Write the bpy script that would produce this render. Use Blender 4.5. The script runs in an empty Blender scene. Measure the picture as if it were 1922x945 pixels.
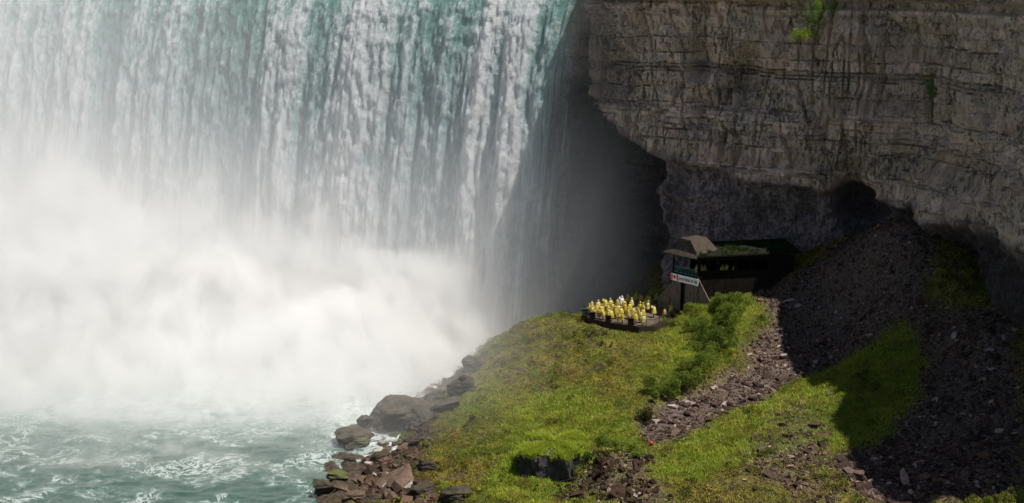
import bpy, bmesh, math, random
import numpy as np
from mathutils import Vector, Matrix
R_ = math.radians
S = bpy.context.scene
COL = S.collection

# ------------------------------------------------------------------ camera, light, exposure
CAMZ, PITCH, FPX = 64.0, 11.5, 2570.0
cd = bpy.data.cameras.new('camera'); cam = bpy.data.objects.new('camera', cd); COL.objects.link(cam)
cam.location = (0, 0, CAMZ); cam.rotation_euler = (R_(90 - PITCH), 0, 0)
cd.sensor_fit = 'HORIZONTAL'; cd.sensor_width = 36; cd.lens = 36 * FPX / 1922
cd.clip_start = 1; cd.clip_end = 6000
S.camera = cam
SUN_EL, SUN_AZ = 65.5, -20.0        # azimuth measured from +X (right of the view), negative = towards the viewer
sdir = Vector((math.cos(R_(SUN_EL)) * math.cos(R_(SUN_AZ)), math.cos(R_(SUN_EL)) * math.sin(R_(SUN_AZ)), math.sin(R_(SUN_EL))))
w = bpy.data.worlds.new("World"); S.world = w; w.use_nodes = True
nt = w.node_tree; nt.nodes.clear()
sky = nt.nodes.new('ShaderNodeTexSky'); sky.sky_type = 'NISHITA'; sky.sun_disc = False
sky.sun_elevation = R_(SUN_EL); sky.sun_rotation = math.atan2(sdir.x, sdir.y)
bg = nt.nodes.new('ShaderNodeBackground'); bg.inputs[1].default_value = 0.05
wo = nt.nodes.new('ShaderNodeOutputWorld')
nt.links.new(sky.outputs[0], bg.inputs[0]); nt.links.new(bg.outputs[0], wo.inputs[0])
sl = bpy.data.lights.new('sun', 'SUN'); sl.energy = 5.0; sl.angle = R_(0.6); sl.color = (1, 0.95, 0.87)
so = bpy.data.objects.new('sun', sl); COL.objects.link(so)
so.rotation_euler = sdir.to_track_quat('Z', 'Y').to_euler(); so.location = sdir * 400
S.view_settings.view_transform = 'Standard'; S.view_settings.look = 'None'
S.view_settings.exposure = 0.42; S.view_settings.gamma = 1.0; S.view_settings.use_curve_mapping = False
S.render.engine = 'CYCLES'
cy = S.cycles
cy.use_denoising = True
cy.max_bounces = 10; cy.diffuse_bounces = 3; cy.glossy_bounces = 2; cy.transmission_bounces = 4
cy.volume_bounces = 6; cy.transparent_max_bounces = 12
cy.volume_step_rate = 0.3
cy.use_adaptive_sampling = True; cy.adaptive_threshold = 0.03; cy.volume_max_steps = 256
cy.sample_clamp_indirect = 8

# ------------------------------------------------------------------ helpers
_c, _s = math.cos(R_(PITCH)), math.sin(R_(PITCH))
def ray(px, py):
    u, v = px - 961.0, 472.5 - py
    return np.array([u, FPX * _c + v * _s, v * _c - FPX * _s])
def at(px, py, Y):
    d = ray(px, py); return np.array([0, 0, CAMZ]) + d * (Y / d[1])
def atz(px, py, Z):
    d = ray(px, py); return np.array([0, 0, CAMZ]) + d * ((Z - CAMZ) / d[2])

def _h(i, j, k, seed):
    with np.errstate(over='ignore'):
        n = (i.astype(np.uint32) * np.uint32(374761393) + j.astype(np.uint32) * np.uint32(668265263)
             + k.astype(np.uint32) * np.uint32(2147483647) + np.uint32(seed * 1274126177 & 0xffffffff))
        n = (n ^ (n >> np.uint32(13))) * np.uint32(1274126177)
        n = (n ^ (n >> np.uint32(16))) * np.uint32(2246822519)
        n = n ^ (n >> np.uint32(15))
    return n.astype(np.float64) / 4294967295.0
def hash1(a, seed=0, b=0, c=0):
    a = np.asarray(a); z = np.zeros_like(a, dtype=np.int64)
    return _h(a.astype(np.int64), z + np.asarray(b).astype(np.int64), z + np.asarray(c).astype(np.int64), seed)
def noise(x, y, z=0.0, seed=0):          # value noise, -1..1
    x, y, z = np.broadcast_arrays(np.asarray(x, float), np.asarray(y, float), np.asarray(z, float))
    xi, yi, zi = np.floor(x), np.floor(y), np.floor(z)
    fx, fy, fz = x - xi, y - yi, z - zi
    xi, yi, zi = xi.astype(np.int64), yi.astype(np.int64), zi.astype(np.int64)
    q = lambda t: t * t * t * (t * (t * 6 - 15) + 10)
    u, v, w_ = q(fx), q(fy), q(fz)
    def L(a, b, t): return a + (b - a) * t
    c = [[[_h(xi + a, yi + b, zi + d, seed) for d in (0, 1)] for b in (0, 1)] for a in (0, 1)]
    r = L(L(L(c[0][0][0], c[1][0][0], u), L(c[0][1][0], c[1][1][0], u), v),
          L(L(c[0][0][1], c[1][0][1], u), L(c[0][1][1], c[1][1][1], u), v), w_)
    return r * 2 - 1
def fbm(x, y, z=0.0, o=4, seed=0, g=0.5):
    x, y, z = np.asarray(x, float), np.asarray(y, float), np.asarray(z, float)
    t, a, n = 0, 1.0, 0
    for i in range(o):
        t = t + a * noise(x * 2 ** i + 17.3 * i, y * 2 ** i - 9.1 * i, z * 2 ** i + 3.7 * i, seed + i); n += a; a *= g
    return t / n
def ss(a, b, x):
    t = np.clip((x - a) / (b - a), 0, 1); return t * t * (3 - 2 * t)

def tag(o, label=None, cat=None, group=None, kind=None):
    if label: o['label'] = label
    if cat: o['category'] = cat
    if group: o['group'] = group
    if kind: o['kind'] = kind
    return o
def empty(name, loc, rz=0.0):
    o = bpy.data.objects.new(name, None); COL.objects.link(o); o.location = loc; o.rotation_euler = (0, 0, rz)
    o.empty_display_size = 0.3
    return o
def link(name, me, mat=None, parent=None, smooth=None):
    o = bpy.data.objects.new(name, me); COL.objects.link(o)
    if mat is not None and not me.materials: me.materials.append(mat)
    if parent: o.parent = parent
    if smooth is not None: me.polygons.foreach_set('use_smooth', [smooth] * len(me.polygons))
    return o
def mesh_np(name, V, F, smooth=True):
    """V (n,3); F (m,k) equal-sided faces"""
    V = np.ascontiguousarray(V, dtype=np.float32); F = np.ascontiguousarray(F, dtype=np.int32)
    me = bpy.data.meshes.new(name); m, k = F.shape
    me.vertices.add(len(V)); me.vertices.foreach_set('co', V.ravel())
    me.loops.add(m * k); me.loops.foreach_set('vertex_index', F.ravel())
    me.polygons.add(m); me.polygons.foreach_set('loop_start', np.arange(0, m * k, k, dtype=np.int32))
    me.polygons.foreach_set('use_smooth', np.full(m, smooth))
    me.update(calc_edges=True); me.validate()
    return me
def grid_faces(nu, nv):
    i = np.arange(nu * nv).reshape(nu, nv)
    return np.stack([i[:-1, :-1], i[1:, :-1], i[1:, 1:], i[:-1, 1:]], -1).reshape(-1, 4)
def vattr(me, name, arr, typ='FLOAT'):
    a = me.attributes.new(name, typ, 'POINT')
    if typ == 'FLOAT': a.data.foreach_set('value', np.ascontiguousarray(arr, dtype=np.float32).ravel())
    else:
        arr = np.ascontiguousarray(arr, dtype=np.float32)
        if arr.shape[1] == 3: arr = np.hstack([arr, np.ones((len(arr), 1), np.float32)])
        a.data.foreach_set('color', arr.ravel())
def bevbox(bm, c, s, rz=0.0, bev=0.0, rx=0.0, ry=0.0):
    r = bmesh.ops.create_cube(bm, size=1.0)
    M = Matrix.Translation(Vector(c)) @ Matrix.Rotation(rz, 4, 'Z') @ Matrix.Rotation(ry, 4, 'Y') @ Matrix.Rotation(rx, 4, 'X') @ Matrix.Diagonal((s[0], s[1], s[2], 1))
    vs = r['verts']; bmesh.ops.transform(bm, matrix=M, verts=vs)
    if bev > 0:
        es = {e for v in vs for e in v.link_edges}
        bmesh.ops.bevel(bm, geom=list(es), offset=bev, segments=1, affect='EDGES')
def bm_obj(name, bm, mat, parent=None, smooth=False):
    me = bpy.data.meshes.new(name); bm.to_mesh(me); bm.free()
    return link(name, me, mat, parent, smooth)
def beam(bm, a, b, wd, ht, bev=0.0):
    a, b = Vector(a), Vector(b); d = b - a; L = d.length
    M = Matrix.Translation((a + b) / 2) @ d.to_track_quat('X', 'Z').to_matrix().to_4x4() @ Matrix.Diagonal((L, wd, ht, 1))
    r = bmesh.ops.create_cube(bm, size=1.0); bmesh.ops.transform(bm, matrix=M, verts=r['verts'])
def tube(bm, pts, r0, r1, n=6):
    prev = None; pts = [Vector(p) for p in pts]
    for i, p in enumerate(pts):
        d = (pts[min(i + 1, len(pts) - 1)] - pts[max(i - 1, 0)]).normalized()
        q = d.to_track_quat('Z', 'Y'); r = r0 + (r1 - r0) * i / (len(pts) - 1)
        ring = [bm.verts.new(p + q @ Vector((r * math.cos(2 * math.pi * k / n), r * math.sin(2 * math.pi * k / n), 0))) for k in range(n)]
        if prev:
            for k in range(n): bm.faces.new((prev[k], prev[(k + 1) % n], ring[(k + 1) % n], ring[k]))
        else: bm.faces.new(ring[::-1])
        prev = ring
    bm.faces.new(prev)

# ------------------------------------------------------------------ node helper
class NT:
    def __init__(s, name):
        s.m = bpy.data.materials.new(name); s.m.use_nodes = True; s.t = s.m.node_tree; s.t.nodes.clear()
        s.out = s.t.nodes.new('ShaderNodeOutputMaterial')
    def n(s, typ, **kw):
        nd = s.t.nodes.new('ShaderNode' + typ)
        for k, v in kw.items():
            if k.startswith('i_'):
                key = k[2:].replace('_', ' ')
                s.set(nd.inputs[int(key)] if key.isdigit() else nd.inputs[key], v)
            else: setattr(nd, k, v)
        return nd
    def set(s, sock, v):
        if isinstance(v, bpy.types.NodeSocket): s.t.links.new(v, sock)
        elif isinstance(v, (tuple, list)) and sock.type == 'RGBA' and len(v) == 3: sock.default_value = (*v, 1)
        else: sock.default_value = v
    def M(s, op, a, b=None, c=None, clamp=False):
        nd = s.n('Math', operation=op, use_clamp=clamp); s.set(nd.inputs[0], a)
        if b is not None: s.set(nd.inputs[1], b)
        if c is not None: s.set(nd.inputs[2], c)
        return nd.outputs[0]
    def rng(s, x, a, b, c=0.0, d=1.0, smooth=True):
        nd = s.n('MapRange', interpolation_type='SMOOTHSTEP' if smooth else 'LINEAR')
        for i, v in enumerate((x, a, b, c, d)): s.set(nd.inputs[i], v)
        return nd.outputs[0]
    def mix(s, f, a, b, mode='MIX'):
        nd = s.n('Mix', data_type='RGBA', blend_type=mode)
        s.set(nd.inputs[0], f); s.set(nd.inputs[6], a); s.set(nd.inputs[7], b); return nd.outputs[2]
    def noise(s, vec, scale, detail=4, rough=0.55, dist=0.0, col=False):
        nd = s.n('TexNoise'); s.set(nd.inputs['Vector'], vec); nd.inputs['Scale'].default_value = scale
        nd.inputs['Detail'].default_value = detail; nd.inputs['Roughness'].default_value = rough; nd.inputs['Distortion'].default_value = dist
        return nd.outputs[1 if col else 0]
    def vmul(s, vec, k):
        nd = s.n('VectorMath', operation='MULTIPLY'); s.set(nd.inputs[0], vec); nd.inputs[1].default_value = k; return nd.outputs[0]
    def pos(s): return s.n('TexCoord').outputs['Object']
    def attr(s, name, col=False):
        nd = s.n('Attribute', attribute_name=name); return nd.outputs[0 if col else 2]
    def bump(s, h, strength=0.5, dist=0.1, normal=None):
        nd = s.n('Bump', i_Strength=strength, i_Distance=dist, i_Height=h)
        if normal is not None: s.set(nd.inputs['Normal'], normal)
        return nd.outputs[0]
    def pbr(s, col, rough=0.8, normal=None, spec=0.3, **kw):
        nd = s.n('BsdfPrincipled'); s.set(nd.inputs['Base Color'], col); s.set(nd.inputs['Roughness'], rough)
        s.set(nd.inputs['Specular IOR Level'], spec)
        if normal is not None: s.set(nd.inputs['Normal'], normal)
        for k, v in kw.items(): s.set(nd.inputs[k], v)
        return nd.outputs[0]
    def done(s, sh): s.t.links.new(sh, s.out.inputs[0]); return s.m
def simple(name, col, rough=0.8, var=0.25, scale=4.0, metal=0.0, spec=0.3):
    t = NT(name); p = t.pos(); nz = t.noise(p, scale, 5)
    c = t.mix(nz, tuple(x * (1 - var) for x in col), tuple(min(1, x * (1 + var)) for x in col))
    return t.done(t.pbr(c, rough, t.bump(nz, 0.3, 0.02), spec, Metallic=metal))
def leaf_mat(name, trans=0.35, rough=0.7):
    t = NT(name); c = t.attr('tint', True)
    d = t.pbr(c, rough, spec=0.15)
    tr = t.n('BsdfTranslucent'); t.set(tr.inputs[0], t.mix(0.5, c, (0.5, 0.6, 0.05), 'MULTIPLY') if False else c)
    mx = t.n('MixShader'); mx.inputs[0].default_value = trans
    t.t.links.new(d, mx.inputs[1]); t.t.links.new(tr.outputs[0], mx.inputs[2])
    return t.done(mx.outputs[0])

# ------------------------------------------------------------------ terrain
DECK_Z = 10.9
_cp = [  # px, py, distance
 (1180,618,203),(1120,612,203),(1000,597,212),(1060,590,214),(940,640,211),(880,690,206),(820,735,200),(760,775,193),
 (700,830,184),(640,850,177),(610,905,166),(595,945,158.5),(720,850,178),(700,920,162),(800,900,163),(850,935,156),
 (830,800,182),(900,740,190),(960,860,163),(980,720,192),(900,860,166),(1100,700,190),(1040,650,201),(1100,800,172),(1010,800,174),
 (1000,930,153),(1090,930,153),(1160,880,158),(1200,935,150),(1150,850,163),
 (1250,640,196),(1340,572,205),(1200,740,180),(1290,600,203),(1350,640,197),(1230,690,188),
 (1500,580,205),(1400,680,191),(1300,760,179),(1220,812,171),(1450,620,199),
 (1650,650,185),(1600,750,171),(1500,850,159),(1450,740,182),(1400,800,169),(1300,900,154),(1250,860,162),(1300,935,149),
 (1450,935,147),(1600,930,148),(1750,700,173),(1750,850,157),(1900,900,150),(1900,700,166),(1850,630,173),(1720,580,187),
 (1650,452,198),(1560,520,203),(1600,600,196),(1480,520,208),(1700,500,192),(1900,800,158),(1800,940,146),(1590,470,203)]
_P = [at(*c) for c in _cp]
_P += [np.array(p, float) for p in [
 (-2,222,4),(6,226,2),(-12,214,-2),(-20,206,-3),(-6,232,-3),(12,236,3),(-30,200,-4),(-35,185,-4),(-32,165,-4),(-30,150,-4),(-30,135,-4),(-22,190,-2.5),
 (20,232,8),(28,226,13),(35,232,16),(50,222,22),(60,210,24),(68,190,22),(74,172,20),(30,245,14),(10,250,0),
 (-10,130,-3),(10,130,0),(30,130,1),(50,130,2),(75,145,9),(80,130,4),(95,140,12),(95,200,24),(95,240,24),(70,240,24),(64,160,13),(24,214,13.0),(33,209,13.7),(42,212,15.5)]]
_P = np.array(_P)
def _tps(r): 
    r = np.maximum(r, 1e-6); return r * r * np.log(r)
_n = len(_P); _K = _tps(np.hypot(_P[:, None, 0] - _P[None, :, 0], _P[:, None, 1] - _P[None, :, 1])) + np.eye(_n) * 6.0
_Q = np.hstack([np.ones((_n, 1)), _P[:, :2]])
_A = np.block([[_K, _Q], [_Q.T, np.zeros((3, 3))]])
_W = np.linalg.solve(_A, np.concatenate([_P[:, 2], [0, 0, 0]]))
GX0, GX1, GY0, GY1, GS = -36.0, 98.0, 122.0, 246.0, 0.28
gx = np.arange(GX0, GX1, GS); gy = np.arange(GY0, GY1, GS)
XX, YY = np.meshgrid(gx, gy, indexing='ij')
_zc = np.zeros((len(gx[::4]), len(gy[::4])))
_xc, _yc = XX[::4, ::4], YY[::4, ::4]
_zc = _W[_n] + _W[_n + 1] * _xc + _W[_n + 2] * _yc
for i in range(_n): _zc += _W[i] * _tps(np.hypot(_xc - _P[i, 0], _yc - _P[i, 1]))
def bil(Z, x0, y0, st, x, y):
    fx = np.clip((np.asarray(x) - x0) / st, 0, Z.shape[0] - 1.001); fy = np.clip((np.asarray(y) - y0) / st, 0, Z.shape[1] - 1.001)
    i, j = fx.astype(int), fy.astype(int); a, b = fx - i, fy - j
    return (Z[i, j] * (1 - a) + Z[i + 1, j] * a) * (1 - b) + (Z[i, j + 1] * (1 - a) + Z[i + 1, j + 1] * a) * b
ZB = bil(_zc, GX0, GY0, GS * 4, XX, YY)
def cast(px, py, Z=None):
    Z = ZB if Z is None else Z
    d = ray(px, py); t = np.linspace(125 / d[1], 250 / d[1], 1200)
    P = np.array([0, 0, CAMZ])[None] + d[None] * t[:, None]
    hgt = bil(Z, GX0, GY0, GS, P[:, 0], P[:, 1])
    k = np.argmax(P[:, 2] < np.maximum(hgt, 0)); return P[k]
def inside(poly, x, y):
    r = np.zeros(np.shape(x), bool); n = len(poly)
    for i in range(n):
        x1, y1 = poly[i][:2]; x2, y2 = poly[(i + 1) % n][:2]
        c = ((y1 > y) != (y2 > y)) & (x < (x2 - x1) * (y - y1) / (y2 - y1 + 1e-12) + x1); r ^= c
    return r
def blur(A, k):
    for _ in range(2):
        for ax in (0, 1):
            c = np.cumsum(np.concatenate([np.repeat(np.take(A, [0], ax), k + 1, ax), A, np.repeat(np.take(A, [-1], ax), k, ax)], ax), ax)
            A = (np.take(c, range(2 * k + 1, c.shape[ax]), ax) - np.take(c, range(0, c.shape[ax] - 2 * k - 1), ax)) / (2 * k + 1)
    return A
_wx = XX + fbm(XX / 5, YY / 5, 0, 4, 3) * 2.6; _wy = YY + fbm(XX / 5, YY / 5, 0, 4, 9) * 2.6
def zone(pix, k=3):
    poly = [cast(*p) for p in pix]
    return blur(inside(poly, _wx, _wy).astype(float), k)
z_scree = np.clip(zone([(1420,560),(1560,470),(1640,420),(1740,440),(1740,560),(1700,610),(1600,655),(1530,700),(1440,745),(1330,800),(1215,835),(1205,800),(1250,765),(1340,725),(1400,670),(1450,610)])
          + zone([(1700,600),(1760,560),(1922,600),(1922,880),(1860,945),(1640,945),(1590,890),(1600,840),(1680,800),(1740,750),(1720,650)])
          + 0.55 * zone([(1500,740),(1420,800),(1390,860),(1420,900),(1600,945),(1500,945),(1560,880),(1540,800)], 5)
          + .6 * zone([(1090,850),(1140,850),(1210,880),(1250,945),(1060,945),(1060,900)]), 0, 1)
z_shore = np.clip(zone([(560,945),(590,880),(640,790),(700,740),(860,650),(890,660),(890,690),(820,760),(800,830),(780,870),(830,945)]), 0, 1)
z_grass = np.clip(zone([(1000,590),(1240,600),(1300,560),(1420,550),(1420,620),(1300,700),(1180,760),(1060,730),(950,740),(860,800),(850,770),(930,670)], 8)
          + zone([(990,830),(1090,810),(1220,800),(1200,870),(1000,880)], 4)
          + zone([(1560,680),(1660,600),(1700,620),(1740,760),(1660,830),(1590,860),(1500,850),(1340,900),(1240,900),(1230,850),(1330,810),(1450,740)], 4)
          + zone([(900,900),(990,850),(1000,910),(940,945),(880,945)], 4), 0, 1)
DECK_PX = [(1098,583),(1100,592),(1110,599),(1140,606),(1170,610),(1200,614),(1225,613),(1242,605),(1266,592),(1272,574),(1245,563),(1190,560),(1125,569)]
DECK = np.array([atz(a, b, DECK_Z) for a, b in DECK_PX]); _dc = DECK[:, :2].mean(0)
_deck = inside(_dc + (DECK[:, :2] - _dc) * 1.06, XX, YY)
bumps = fbm(XX / 7, YY / 7, 0, 3, 21) * 0.55
rough_ = (1 - z_grass * .6)
bumps += rough_ * (np.abs(fbm(XX / 2.4, YY / 2.4, 0, 4, 31)) * 1.0 - 0.3) * (0.75 + .4 * z_shore)
bumps += (1 - z_scree) * (1 - z_shore) * (.95 * np.abs(fbm(XX / 3.6, YY / 3.6, 4, 3, 33)) * (1 - .5 * z_grass) + .42 * fbm(XX / 1.3, YY / 1.3, 4, 3, 35) * (1 - .4 * z_grass))
bumps += fbm(XX / .8, YY / .8, 0, 2, 41) * 0.12 * rough_
# terrace-like rills down the slope
bumps += (1 - z_grass) * (1 - z_scree) * 0.35 * fbm((XX * .8 + YY * .6) / 1.6, (XX * .6 - YY * .8) / 6, 0, 3, 51)
deckmask = ss(16, 12, np.hypot(XX - 18.5, YY - 211))
ZT = ZB + bumps * (1 - deckmask * .85)
ZT = np.where(_deck, np.minimum(ZT, DECK_Z - 0.45), ZT)
_ring = blur(_deck.astype(float), 5); ZT = np.where(_ring > .02, np.minimum(ZT, DECK_Z - .95 + 3.0 * ss(14, 22, XX) * ss(208, 214, YY)), ZT); ZT = np.where(_deck, np.minimum(ZT, DECK_Z - .5), ZT)
_m = cast(1158, 885); ZT = ZT + 2.0 * np.exp(-((XX - _m[0]) / 4.2) ** 2 - ((YY - _m[1]) / 4.5) ** 2) * (1 + .3 * fbm(XX, YY, 0, 3, 37))
# shallow hollow under the grass-topped rock so that its face shows
_b0 = at(1035, 905, 160)
_cut = ss(6.5, 3.5, np.hypot((XX - _b0[0] + .5) * .8, YY - _b0[1] + 3.0))
ZT -= _cut * 1.2
V = np.stack([XX, YY, ZT], -1).reshape(-1, 3)
ter = mesh_np('ground', V, grid_faces(len(gx), len(gy))[:, ::-1])
vattr(ter, 'grass', z_grass); vattr(ter, 'scree', z_scree); vattr(ter, 'shore', z_shore)
t = NT('hill_ground'); p = t.pos()
n1 = t.noise(p, .35, 5, .6); n2 = t.noise(p, 2.2, 5, .65); n3 = t.noise(p, 9, 3, .6)
soil = t.mix(t.rng(n2, .35, .65), (.045, .034, .02), (.14, .10, .06))
moss = t.mix(t.rng(n1, .4, .62), (.13, .14, .02), (.21, .16, .035)); moss = t.mix(t.rng(n3, .45, .7), moss, (.07, .085, .014))
base = t.mix(t.rng(t.M('ADD', n2, t.M('MULTIPLY', n1, .6)), .72, .92), soil, moss)
rock = t.mix(t.rng(n2, .3, .7), (.07, .055, .05), (.17, .13, .11))
wet = t.mix(t.rng(n2, .3, .7), (.035, .028, .024), (.11, .082, .06))  # wet rock along the shore
grs = t.mix(t.rng(n1, .35, .65), (.07, .13, .012), (.13, .19, .02)); grs = t.mix(t.rng(n3, .4, .7), grs, (.05, .06, .015))
c = t.mix(t.attr('grass'), base, grs); c = t.mix(t.attr('scree'), c, rock); c = t.mix(t.attr('shore'), c, wet)
M_ground = t.done(t.pbr(c, .95, t.bump(t.M('ADD', n3, n2), .9, .25), .03))
o = link('ground', ter, M_ground); tag(o, kind='structure')
# ---- upper plateau and river come with the cliff

def gz(x, y): return bil(ZT, GX0, GY0, GS, x, y)

# ------------------------------------------------------------------ cliff (plan path, undercut profile, beds and joints)
_path = np.array([(-260,372),(-170,322),(-110,288),(-50,264.5),(10,241.5),(14,234),(21,224),(38,215.5),(47,211.5),(57.5,206),(64,192),(66.5,172),(66.5,154),(66.5,143.5),(69.5,139.8),(79,142),(110,143),(300,143)], float)
def catmull(P, n=24):
    out = []
    for i in range(len(P) - 1):
        p0, p1, p2, p3 = P[max(i - 1, 0)], P[i], P[i + 1], P[min(i + 2, len(P) - 1)]
        for k in range(n):
            u = k / n; out.append(.5 * (2 * p1 + (p2 - p0) * u + (2 * p0 - 5 * p1 + 4 * p2 - p3) * u ** 2 + (3 * p1 - p0 - 3 * p2 + p3) * u ** 3))
    out.append(P[-1]); return np.array(out)
_pp = catmull(_path); _sl = np.concatenate([[0], np.cumsum(np.hypot(*np.diff(_pp, axis=0).T))])
_sc = _sl[::24]                      # arclength at control points
def path(s):
    return np.stack([np.interp(s, _sl, _pp[:, 0]), np.interp(s, _sl, _pp[:, 1])], -1)
def pnorm(s):
    d = path(s + 2.5) - path(s - 2.5); d /= np.linalg.norm(d, axis=-1, keepdims=True) + 1e-9
    return np.stack([d[..., 1], -d[..., 0]], -1)
RIM = 62.5
s_vis0, s_vis1 = _sc[3] + 25, _sc[13]
sarr = np.concatenate([np.arange(_sc[0], s_vis0, 3.0), np.arange(s_vis0, s_vis1, .2), np.arange(s_vis1, _sc[-1], 3.0)])
zarr = np.concatenate([np.arange(-4, 12, 1.0), np.arange(12, 56, .2), np.arange(56, RIM + .01, .4)])
SS, ZZ = np.meshgrid(sarr, zarr, indexing='ij')
zL = np.interp(SS, _sc, [56,56,56,56,46,42,35,31.8,30.5,28,29,30,29,27,27,27,27,27])
dep = np.interp(SS + 1.6 * fbm(SS / 5, ZZ / 4, 3, 4, 65), [_sc[4] - 1, _sc[4], _sc[5], _sc[6] - .6, _sc[6] + 4.0, _sc[7], _sc[8], _sc[9], _sc[10], _sc[11], _sc[12]],
                [9, 13, 15, 13, 3.2, 3.0, 3.4, 4.2, .9, .8, 1.0])
zz = ZZ + fbm(SS / 9, ZZ / 9, 0, 3, 61) * 2.0 + fbm(SS / 2.2, ZZ / 3, 0, 3, 63) * .9
def px_sz(px, py, k=None):           # cliff coordinates of a pixel
    ss_ = np.linspace(_sc[4], _sc[12], 900); P = path(ss_)
    d = ray(px, py); 
    a = P[:, 0] * d[1] - P[:, 1] * d[0]; i = np.argmin(np.abs(a)); return ss_[i], CAMZ + d[2] * P[i, 1] / d[1]
def pocket(px, py, rs, rz_, depth, rot=0):
    s0, z0 = px_sz(px, py); a, b = SS - s0, ZZ - z0; ca, sa = math.cos(rot), math.sin(rot)
    a, b = a * ca + b * sa, -a * sa + b * ca
    q = (a / rs) ** 2 + (b / rz_) ** 2 + fbm(SS / 2.5, ZZ / 2.5, 0, 3, 71) * .45
    return -depth * np.exp(-np.clip(q, 0, 20) ** 1.5)
off = -dep * ss(1.0, -1.3, zz - zL) + ss(2, -2, zz - zL) * (fbm(SS / 5, ZZ / 7, 9, 4, 67) * 2.0 + (np.abs(fbm(SS / 1.6, ZZ / 1.1, 9, 3, 68)) - .3) * .9)
off += ss(zL - 10, zL, zz) * ss(zL + 12, zL, zz) * 1.2           # lip above the undercut bulges
off += np.interp(SS, [_sc[5] - 4, _sc[5] + 4, _sc[6], _sc[8], _sc[9]], [0, .4, 3.6, 5.2, 1.6]) * ss(59.4, 60.6, ZZ) * (1 - .75 * np.exp(-((SS - px_sz(1550, 40)[0]) / 3.2) ** 2))  # rim overhang added above the view to cast shade, notched to sun the bush
# big forms
off += fbm(SS / 16, ZZ / 22, 0, 3, 81) * 2.6 + fbm(SS / 5, ZZ / 6, 3, 3, 83) * 1.9
off += pocket(1400, 150, 4, 4.5, 5.5) + pocket(1315, 115, 2.4, 3.0, 3.4) + pocket(1340, 190, 3, 2, 1.2)
off += pocket(1600, 392, 3.0, 5.2, 11, .25) + pocket(1530, 380, 3, 4, 1.6) + pocket(1800, 520, 4.2, 6.5, 6.0) + pocket(1680, 330, 1.2, 6, 1.0) + pocket(1830, 310, 3, 4, 1.6)
off += pocket(1790, 480, 8.5, 11, -3.6) + pocket(1490, 260, 9, 4, -.3, -.3) + pocket(1640, 250, 4, 9, -1.6, .25)
off += pocket(1905, 560, 4, 6, -2.5)
off += pocket(1465, 130, 1.4, 5, 1.2) + pocket(1545, 90, 2, 4, .9) + pocket(1725, 180, .9, 6, 1.6) + pocket(1705, 60, .5, 3.5, 1.4) + pocket(1650, 150, .4, 3, 1.1) + pocket(1361, 265, .35, 2, 1.5)
# beds: layers of varying height, each stepped in or out; joints cut them into blocks
rs = np.random.RandomState(5)
thick = rs.choice([.35, .5, .7, 1.1, 1.7, 2.6], 80, p=[.22, .22, .2, .16, .12, .08]); edges = -6 + np.cumsum(thick); edges = edges[edges < 75]
dipz = ZZ + (SS - _sc[7]) * .012 + fbm(SS / 14, 0 * ZZ, 0, 3, 91) * .7 + fbm(SS / 1.3, ZZ / 2, 0, 2, 92) * .08
li = np.searchsorted(edges, dipz.ravel()).reshape(dipz.shape)
lo = (hash1(li, 11) - .5)
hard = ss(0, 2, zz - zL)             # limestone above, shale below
jw = .8 + 2.8 * hash1(li, 12)
jitter = fbm(SS / 3, ZZ / 3, 0, 3, 93) * .8
bi = np.floor((SS + jitter) / jw + hash1(li, 13) * 7); bf = (SS + jitter) / jw + hash1(li, 13) * 7 - bi
bo = hash1(li, 14, bi.astype(int)) - .5
off += hard * (lo * (.8 + .9 * ss(44, 50, ZZ)) + bo * .55) + (1 - hard) * (lo * .55 + bo * .3)
gap = np.minimum(bf, 1 - bf) * jw
off -= hard * ss(.2, 0, gap) * .45 * (hash1(li, 15, bi.astype(int)) > .68)
eb = np.minimum(dipz - np.concatenate([[-6], edges])[np.clip(li, 0, len(edges))], edges[np.clip(li, 0, len(edges) - 1)] - dipz)
off -= hard * ss(.2, 0, eb) * .7 * (hash1(li, 16) > .5) * ss(-.35, .15, fbm(SS / 6, ZZ / 2, 4, 3, 66))
# broad joints running down several beds
bj = np.abs(fbm(SS / 2.6, ZZ / 16, 7, 3, 95)); off -= ss(.07, 0, bj) * .8 * hard
off -= ss(.05, 0, np.abs(fbm(SS / 7, ZZ / 30, 2, 2, 98))) * .8 * hard
off += (np.abs(fbm(SS / 1.1, ZZ / 1.5, 5, 4, 96)) - .3) * 1.0 + (np.abs(fbm(SS / 3.2, ZZ / 2.6, 8, 3, 94)) - .3) * 1.1 + fbm(SS / .45, ZZ / .8, 5, 2, 97) * .14
P = path(SS); N = pnorm(SS); XYc = P + N * off[..., None]
V = np.concatenate([XYc, ZZ[..., None]], -1).reshape(-1, 3)
cl = mesh_np('cliff', V, grid_faces(len(sarr), len(zarr)), smooth=False)
dark_m = np.clip((1 - ss(-2, 3, zz - zL - fbm(SS / 2.2, ZZ / 12, 0, 3, 77) * 4)) * ss(_sc[9] - 4, _sc[9] + 3, SS) + .75 * ss(_sc[6] + 3, _sc[5] + 2, SS) * ss(38, 44, ZZ + 3 * fbm(SS / 3, ZZ / 8, 0, 2, 78)) + .8 * (1 - hard) * ss(_sc[6] + 3, _sc[6], SS), 0, 1)
vattr(cl, 'wet', dark_m)  # darker rock below the lip and beside the falls, streaked downwards
vattr(cl, 'hard', hard); vattr(cl, 'bed', hash1(li, 17) * .6 + hash1(li, 18, bi.astype(int)) * .4)
t = NT('cliff_rock'); p = t.pos()
n1 = t.noise(p, .16, 5, .6); n2 = t.noise(t.vmul(p, (1, 1, 2.2)), 1.1, 6, .7); n3 = t.noise(t.vmul(p, (1, 1, .28)), 2.2, 5, .7); n4 = t.noise(p, 5, 4, .7)
bed = t.attr('bed')
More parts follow.
